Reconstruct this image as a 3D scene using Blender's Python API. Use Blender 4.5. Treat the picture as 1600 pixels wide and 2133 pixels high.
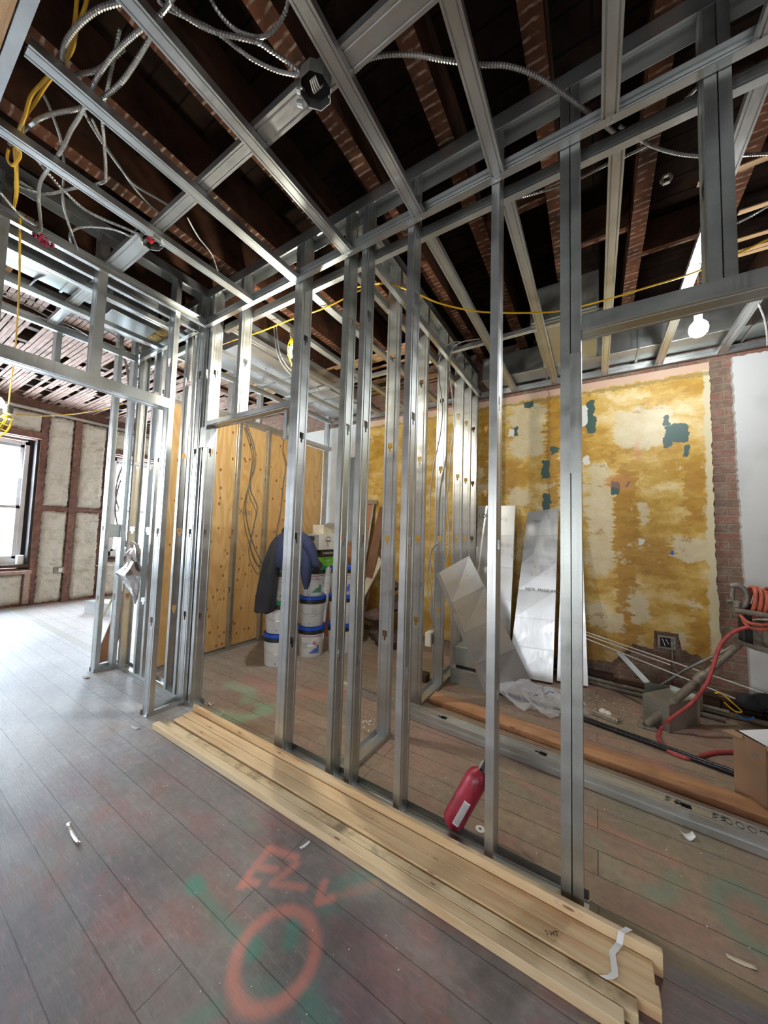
import bpy, math, random
from mathutils import Vector, Matrix
random.seed(7)
for o in list(bpy.data.objects): bpy.data.objects.remove(o)
scene = bpy.context.scene
COL = scene.collection

# ------------------------------------------------------------------ camera
CAM_H = 1.42
YAW, PITCH, ROLL, FPX = .5571, .0592, .0295, 708.88
F_ = Vector((-math.sin(YAW)*math.cos(PITCH), math.cos(YAW)*math.cos(PITCH), math.sin(PITCH)))
r_ = Vector((math.cos(YAW), math.sin(YAW), 0)); u_ = r_.cross(F_)
c_, s_ = math.cos(ROLL), math.sin(ROLL)
R_ = c_*r_ + s_*u_; U_ = -s_*r_ + c_*u_
cam = bpy.data.cameras.new('camera'); camo = bpy.data.objects.new('camera', cam); COL.objects.link(camo)
m = Matrix.Identity(4)
for i in range(3): m[i][0] = R_[i]; m[i][1] = U_[i]; m[i][2] = -F_[i]
m[0][3], m[1][3], m[2][3] = 0, 0, CAM_H
camo.matrix_world = m
cam.sensor_fit = 'HORIZONTAL'; cam.sensor_width = 36; cam.lens = FPX/1600*36
cam.clip_start = .02; cam.clip_end = 100
scene.camera = camo

# ------------------------------------------------------------------ world, lights, exposure
scene.view_settings.view_transform = 'Standard'; scene.view_settings.look = 'None'
scene.view_settings.gamma = 1; scene.view_settings.use_curve_mapping = False
scene.view_settings.exposure = 0.34
w = bpy.data.worlds.new('sky'); scene.world = w; w.use_nodes = True
bg = w.node_tree.nodes['Background']; bg.inputs[0].default_value = (.86, .93, 1, 1); bg.inputs[1].default_value = 2.2
def area(name, loc, direction, sx, sy, power, color):
    l = bpy.data.lights.new(name, 'AREA'); l.shape = 'RECTANGLE'; l.size = sx; l.size_y = sy
    l.energy = power; l.color = color
    o = bpy.data.objects.new(name, l); COL.objects.link(o); o.location = loc
    o.rotation_euler = Vector(direction).to_track_quat('-Z', 'Z').to_euler()
    return o
# daylight through the two street windows on the far left, the rear windows behind the camera
area('daylight_left_a', (-8.47, 1.12, 1.75), (1, 0, -.1), 2.05, 1.1, 320, (.7, .85, 1))
area('daylight_left_b', (-8.47, 3.38, 1.78), (1, 0, -.1), 1.95, .9, 300, (.7, .85, 1))
area('daylight_left_c', (-8.47, -1.2, 1.75), (1, 0, -.1), 2.05, 1.1, 320, (.7, .85, 1))
area('daylight_rear_a', (-1.2, -2.7, 1.25), (0, 1, -.05), 1.3, 1.2, 25, (.95, .97, 1))
area('daylight_rear_b', (1.2, -2.7, 1.25), (-.1, 1, -.05), 1.1, 1.2, 19, (.97, .98, 1))

# ------------------------------------------------------------------ node helpers
def lin(h):
    h = h.lstrip('#'); v = [int(h[i:i+2], 16)/255 for i in (0, 2, 4)]
    return tuple((x/12.92 if x <= .04045 else ((x+.055)/1.055)**2.4) for x in v)+(1,)
def asc(c):
    if isinstance(c, str): return lin(c)
    return tuple(c)+(1,) if len(c) == 3 else tuple(c)
class G:
    def __init__(s, name):
        s.m = bpy.data.materials.new(name); s.m.use_nodes = True; s.t = s.m.node_tree
        s.b = s.t.nodes['Principled BSDF']; s.co = None
    def n(s, typ, ins=(), out=0, **kw):
        nd = s.t.nodes.new(typ)
        for k, v in kw.items(): setattr(nd, k, v)
        items = ins.items() if isinstance(ins, dict) else enumerate(ins)
        for k, v in items:
            if v is None: continue
            if isinstance(v, bpy.types.NodeSocket): s.t.links.new(v, nd.inputs[k])
            else:
                tgt = nd.inputs[k]
                if tgt.type == 'RGBA': v = asc(v)
                tgt.default_value = v
        return nd.outputs[out]
    def math(s, op, a, b=None, c=None, clamp=False): return s.n('ShaderNodeMath', [a, b, c], operation=op, use_clamp=clamp)
    def vec(s, op, a, b=None, c=None, out=0): return s.n('ShaderNodeVectorMath', [a, b, c], out, operation=op)
    def coord(s, kind='Object'):
        if s.co is None: s.co = {}
        if kind not in s.co: s.co[kind] = s.n('ShaderNodeTexCoord', out=kind)
        return s.co[kind]
    def world(s): return s.n('ShaderNodeNewGeometry', out='Position')
    def map(s, v, scale=(1, 1, 1), loc=(0, 0, 0), rot=(0, 0, 0)):
        return s.n('ShaderNodeMapping', {'Vector': v, 'Scale': scale, 'Location': loc, 'Rotation': rot})
    def noise(s, v, scale=5, detail=3, rough=.5, out='Fac', dist=0):
        return s.n('ShaderNodeTexNoise', {'Vector': v, 'Scale': scale, 'Detail': detail, 'Roughness': rough, 'Distortion': dist}, out)
    def rng(s, v, a, b, c=0., d=1., smooth=False):
        return s.n('ShaderNodeMapRange', {'Value': v, 'From Min': a, 'From Max': b, 'To Min': c, 'To Max': d},
                   interpolation_type='SMOOTHSTEP' if smooth else 'LINEAR')
    def mix(s, f, a, b, mode='MIX'):
        return s.n('ShaderNodeMix', {0: f, 6: a, 7: b}, 2, data_type='RGBA', blend_type=mode)
    def ramp(s, f, stops):
        nd = s.t.nodes.new('ShaderNodeValToRGB'); s.t.links.new(f, nd.inputs[0]); e = nd.color_ramp.elements
        while len(e) < len(stops): e.new(.5)
        for i, (p, c) in enumerate(stops): e[i].position = p; e[i].color = asc(c)
        return nd.outputs[0]
    def sep(s, v): 
        nd = s.t.nodes.new('ShaderNodeSeparateXYZ'); s.t.links.new(v, nd.inputs[0]); return nd.outputs
    def set(s, **kw):
        for k, v in kw.items():
            k = k.replace('_', ' ')
            i = s.b.inputs[k]
            if isinstance(v, bpy.types.NodeSocket): s.t.links.new(v, i)
            else: i.default_value = asc(v) if i.type == 'RGBA' else v
    def bump(s, h, strength=.3, dist=.01):
        o = s.n('ShaderNodeBump', {'Strength': strength, 'Distance': dist, 'Height': h}); s.t.links.new(o, s.b.inputs['Normal'])
def plain(name, col, rough=.6, metal=0, var=.12, scale=8, bump=0, emit=None, alpha=None, trans=0, coat=0):
    g = G(name); col = asc(col)
    nz = g.noise(g.coord('Object'), scale, 4, .6)
    d = tuple(x*(1-var) for x in col[:3]); l = tuple(min(1, x*(1+var)) for x in col[:3])
    g.set(Base_Color=g.mix(g.rng(nz, .35, .65), d, l), Roughness=g.rng(nz, .3, .7, max(0, rough-.06), min(1, rough+.06)), Metallic=metal)
    if bump: g.bump(nz, bump, .01)
    if emit: g.set(Emission_Color=col, Emission_Strength=emit)
    if alpha is not None: g.set(Alpha=alpha)
    if trans: g.set(Transmission_Weight=trans)
    if coat: g.set(Coat_Weight=coat)
    return g.m

M = {}
# galvanised steel: zinc mottling, slight streaks, scratches
def galv(name, base, rough, metal=.9, smudge=.2, bmp=0):
    g = G(name); v = g.coord('Object')
    big = g.noise(g.map(v, (1.2, 1.2, 3)), 2.2, 3, .6); fine = g.noise(v, 90, 2, .5)
    st = g.noise(g.map(v, (60, 60, 1.2)), 1, 2, .5)
    a = tuple(x*(1-smudge) for x in base); 
    c = g.mix(g.rng(big, .35, .65), a, base)
    c = g.mix(g.math('MULTIPLY', g.rng(fine, .45, .7), .06), c, (.95, .96, .96))
    g.set(Base_Color=c, Metallic=metal, Roughness=g.math('ADD', g.rng(big, .3, .7, rough-.06, rough+.1), g.rng(st, .3, .7, -.04, .05)))
    if bmp: g.bump(st, bmp, .003)
    return g.m
M['galv'] = galv('galvanised_steel', (.6, .62, .61), .35, .93)
M['galv_dark'] = galv('galvanised_steel_dark', (.52, .55, .52), .36, .93)  # darker steel; on the twin studs it imitates shade
M['sheet'] = galv('sheet_metal', (.78, .8, .81), .33, .86, .08, 0)
M['conduit'] = galv('conduit_metal', (.42, .42, .4), .38)
M['cast'] = plain('cast_iron_grey', (.27, .25, .21), .55, .6, .3, 30, .2)
M['pipe_grey'] = plain('grey_pipe', (.22, .2, .18), .5, .4, .2, 12)
M['pipe_black'] = plain('black_iron_pipe', (.02, .02, .022), .3, .3, .3, 20)
M['pipe_dull'] = plain('dusty_pipe', (.2, .17, .13), .6, .3, .3, 15)
M['black'] = plain('black_plastic', (.02, .02, .02), .45)
M['blue'] = plain('blue_lid_plastic', (.012, .09, .6), .35)
M['dkgreen'] = plain('green_lid_plastic', (.01, .22, .09), .35)
M['bucket'] = plain('white_bucket_plastic', (.72, .73, .71), .38, var=.06)
M['label_red'] = plain('red_print', (.5, .03, .08), .5)
M['label_green'] = plain('green_print', (.03, .3, .14), .5)
M['label_blue'] = plain('blue_print', (.03, .1, .5), .5)
M['label_grey'] = plain('grey_print', (.3, .32, .34), .5)
M['ink'] = plain('black_ink', (.02, .03, .03), .6)
M['ink_green'] = plain('green_ink', (.02, .16, .1), .6)
M['ink_faint'] = plain('faint_ink', (.2, .2, .19), .6)
M['ink_blue'] = plain('blue_ink', (.05, .06, .45), .6)
M['lime'] = plain('lime_green_card', (.2, .62, .02), .5)
M['white'] = plain('white_card', (.8, .8, .78), .55, var=.05)
M['white_clean'] = plain('white_plastic', (.85, .86, .85), .4, var=.03)
M['grey_card'] = plain('grey_card', (.33, .33, .32), .5)
M['red'] = plain('red_paint', (.27, .012, .03), .42, var=.3, scale=14, coat=.1)
M['red_rubber'] = plain('red_rubber_hose', (.42, .06, .06), .5, var=.25, scale=30)
M['red_coil'] = plain('orange_red_rubber_hose', (.5, .12, .07), .55, var=.25, scale=30)
M['red_tape'] = plain('red_tape', (.3, .01, .05), .4)
M['yellow'] = plain('yellow_cord', (.72, .42, .015), .4, var=.1)
M['yellow_bright'] = plain('yellow_plastic_guard', (.85, .62, .01), .35, var=.05)
M['navy'] = plain('navy_fabric', (.03, .04, .1), .8, var=.25, scale=5, bump=.2)
M['charcoal_fabric'] = plain('charcoal_fabric', (.025, .027, .035), .85, var=.3, scale=5, bump=.2)
M['paper'] = plain('paper_white', (.85, .86, .88), .7, var=.03)
M['putty'] = plain('white_lumps', (.75, .72, .64), .8)
M['wire_white'] = plain('white_wire', (.7, .68, .6), .4)
M['wire_red'] = plain('red_wire', (.5, .02, .03), .4)
M['blue_plastic'] = plain('bright_blue_plastic', (.03, .2, .7), .35)
M['board_pale'] = plain('pale_wood_board', (.62, .56, .42), .6, var=.2, scale=6)
M['brownboard'] = plain('brown_hardboard', (.2, .1, .055), .6, var=.15)
M['foil'] = galv('aluminium_foil', (.8, .8, .8), .22, .95, .1)
M['bag'] = plain('clear_polythene', (.9, .92, .95), .1, var=.02, alpha=.3)
M['win_frame'] = plain('white_window_frame', (.7, .7, .7), .5, var=.05)
M['dark_hole'] = plain('opening_shade', (.015, .013, .012), .9)  # near-black colour painting the shade inside openings and gaps
M['insul'] = plain('mineral_wool', (.6, .42, .15), .95, var=.35, scale=18, bump=.6)
M['glass'] = None
g = G('window_glass'); g.set(Base_Color=(1, 1, 1), Roughness=.0, Transmission_Weight=1., IOR=1.02); M['glass'] = g.m
g = G('lamp_glow'); g.set(Base_Color=(1, 1, 1), Emission_Color=(.93, .97, 1), Emission_Strength=32); M['lamp'] = g.m
g = G('lamp_glow_warm'); g.set(Base_Color=(1, 1, 1), Emission_Color=(1, .93, .74), Emission_Strength=26); M['lamp_warm'] = g.m

# softwood: grain along local X
def wood(name, c1, c2, c3, knots=True, scale=1., rough=.55, dirt=.0):
    g = G(name); v = g.coord('Object')
    wv = g.noise(g.map(v, (.9, 9, 9)), 2.2*scale, 4, .55, dist=.6)
    fi = g.noise(g.map(v, (2.5, 90, 90)), 1.6*scale, 3, .6)
    c = g.ramp(g.math('ADD', g.math('MULTIPLY', wv, .8), g.math('MULTIPLY', fi, .25)), [(.32, c1), (.5, c2), (.72, c3)])
    if knots:
        vo = g.n('ShaderNodeTexVoronoi', {'Vector': g.map(v, (1.9, 7, 7)), 'Scale': 1.9*scale, 'Randomness': 1.}, 'Distance')
        k = g.rng(vo, .05, .1, 1, 0, True); c = g.mix(g.math('MULTIPLY', k, .85), c, (.22, .075, .025))
        ring = g.rng(g.math('ABSOLUTE', g.math('SUBTRACT', vo, .15)), .0, .05, .25, 0); c = g.mix(ring, c, (.4, .18, .06))
    if dirt:
        c = g.mix(g.math('MULTIPLY', g.rng(g.noise(v, 7, 4, .6), .5, .7), dirt), c, (.12, .08, .05))
    g.set(Base_Color=c, Roughness=rough); g.bump(fi, .12, .003)
    return g.m
M['pine'] = wood('pine_lumber', (.83, .66, .42), (.76, .56, .32), (.6, .35, .17))
M['pine_pale'] = wood('pale_pine_lumber', (.85, .72, .48), (.8, .64, .4), (.66, .45, .24))
M['pine_warm'] = wood('warm_pine_lumber', (.66, .4, .18), (.58, .31, .12), (.4, .18, .06))
M['pine_bark'] = wood('barky_pine_lumber', (.84, .7, .46), (.76, .6, .36), (.45, .3, .15), True, 1.6, .7, .8)
M['fir_red'] = wood('reddish_fir_lumber', (.62, .36, .19), (.52, .27, .13), (.36, .16, .08), True, .8, .6, .35)
M['old_wood'] = wood('old_dark_timber', (.09, .045, .022), (.06, .03, .016), (.03, .016, .01), False, 1, .8)
g = G('fir_plywood'); v = g.world()
n_ = g.noise(g.map(v, (1, 2.4, .42)), 1.5, 2, .45, dist=.3)
gr = g.math('SINE', g.math('MULTIPLY', n_, 95)); fi = g.noise(g.map(v, (1, 60, 3)), 1.2, 3, .6)
c = g.mix(g.rng(gr, -1, 1, 0, .75), (.84, .58, .27), (.66, .38, .13))
c = g.mix(g.math('MULTIPLY', g.rng(fi, .4, .7), .3), c, (.6, .34, .12))
c = g.mix(g.math('MULTIPLY', g.rng(g.noise(v, 1.1, 2), .4, .62), .45), c, (.7, .42, .15))
vo = g.n('ShaderNodeTexVoronoi', {'Vector': g.map(v, (1, 7.5, 5.2)), 'Scale': 1.7, 'Randomness': 1.}, 'Distance')
c = g.mix(g.math('MULTIPLY', g.rng(g.math('ADD', vo, g.rng(g.noise(v, 2.3, 1), .32, .52, .13, 0)), .14, .2, 1, 0, True), .9), c, (.25, .08, .02))
zz = g.sep(v)[2]
c = g.mix(g.rng(g.math('ADD', zz, g.math('MULTIPLY', g.noise(v, 3), .12)), 1.44, 1.5, .25, 0), c, (.4, .19, .06))
g.set(Base_Color=c, Roughness=.55); M['ply'] = g.m
# old joists: dark timber with pale plaster ghosts of the laths on the underside
g = G('old_joist_timber'); v = g.world()
nz = g.noise(v, 5, 4, .6); rows = g.n('ShaderNodeTexWave', {'Vector': g.map(v, (1, 1, 1)), 'Scale': 7.2, 'Distortion': 1.2, 'Detail': 2, 'Detail Scale': 3}, 'Fac', bands_direction='Y')
c = g.mix(g.rng(nz, .35, .65), (.035, .017, .01), (.115, .045, .022))
mk = g.math('MULTIPLY', g.rng(rows, .78, .95), g.rng(g.noise(v, 22, 3), .4, .6))
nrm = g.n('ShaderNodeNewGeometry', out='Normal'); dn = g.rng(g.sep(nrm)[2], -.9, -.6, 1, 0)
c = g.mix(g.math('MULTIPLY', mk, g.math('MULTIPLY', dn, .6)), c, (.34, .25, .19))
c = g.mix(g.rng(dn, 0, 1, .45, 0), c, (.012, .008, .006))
g.set(Base_Color=c, Roughness=.95, Specular_IOR_Level=.1); g.bump(nz, .5, .02); M['joist'] = g.m
g = G('ceiling_deck_boards'); v = g.world()
br = g.n('ShaderNodeTexBrick', {'Vector': g.map(v, (1, 1, 1)), 'Color1': (.02, .011, .007), 'Color2': (.012, .007, .005), 'Mortar': (.003, .003, .003), 'Scale': 1., 'Mortar Size': .006, 'Brick Width': 2.2, 'Row Height': .14}, 'Color')
g.set(Base_Color=g.mix(g.rng(g.noise(v, 9, 4), .4, .7), br, (.006, .004, .003)), Roughness=1., Specular_IOR_Level=.05); M['deck'] = g.m
M['lath'] = wood('old_lath_wood', (.46, .33, .27), (.4, .27, .22), (.2, .13, .1), False, 2, .85, .5)
M['lath_pale'] = wood('pale_lath_wood', (.55, .38, .2), (.48, .3, .15), (.3, .17, .08), False, 2, .8)
# brick
def brick(name, c1, c2, mortar, rot=(0, 0, 0), sw=.2, sh=.075, dusty=.3):
    g = G(name); v = g.map(g.world(), rot=rot)
    wob = g.vec('ADD', v, g.vec('SCALE', g.noise(v, 9, 3, out='Color')))
    wob.node.inputs[1].links[0].from_node.inputs['Scale'].default_value = .012
    b = g.t.nodes.new('ShaderNodeTexBrick'); g.t.links.new(wob, b.inputs['Vector'])
    b.inputs['Color1'].default_value = asc(c1); b.inputs['Color2'].default_value = asc(c2); b.inputs['Mortar'].default_value = asc(mortar)
    b.inputs['Scale'].default_value = 1; b.inputs['Mortar Size'].default_value = .007; b.inputs['Brick Width'].default_value = sw; b.inputs['Row Height'].default_value = sh; b.inputs['Mortar Smooth'].default_value = .4
    c = g.mix(g.math('MULTIPLY', g.rng(g.noise(v, 14, 5, .7), .45, .7), dusty), b.outputs[0], (.38, .33, .25))
    g.set(Base_Color=c, Roughness=.9)
    g.bump(g.math('SUBTRACT', g.noise(v, 40, 3), g.math('MULTIPLY', b.outputs[1], 1.5)), .6, .012)
    return g.m
M['brick'] = brick('old_brick', (.27, .12, .09), (.19, .125, .09), (.25, .2, .14), (math.pi/2, 0, 0), dusty=.5)
M['brick_dark'] = brick('dark_old_brick', (.17, .07, .05), (.11, .055, .042), (.14, .1, .08), (math.pi/2, 0, math.pi/2), dusty=.25)
g = G('spray_foam'); v = g.world(); nz = g.noise(v, 13, 5, .7); n2 = g.noise(g.map(v, (1, 1, 2)), 4, 6, .75)
g.set(Base_Color=g.mix(g.rng(n2, .5, .72), (.72, .69, .6), (.42, .36, .26)), Roughness=.8); g.bump(nz, .9, .05); M['foam'] = g.m
g = G('white_wall_paint'); v = g.world()
g.set(Base_Color=g.mix(g.rng(g.noise(v, 1.6, 4), .5, .75), (.66, .67, .65), (.5, .5, .48)), Roughness=.75); M['white_wall'] = g.m

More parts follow.
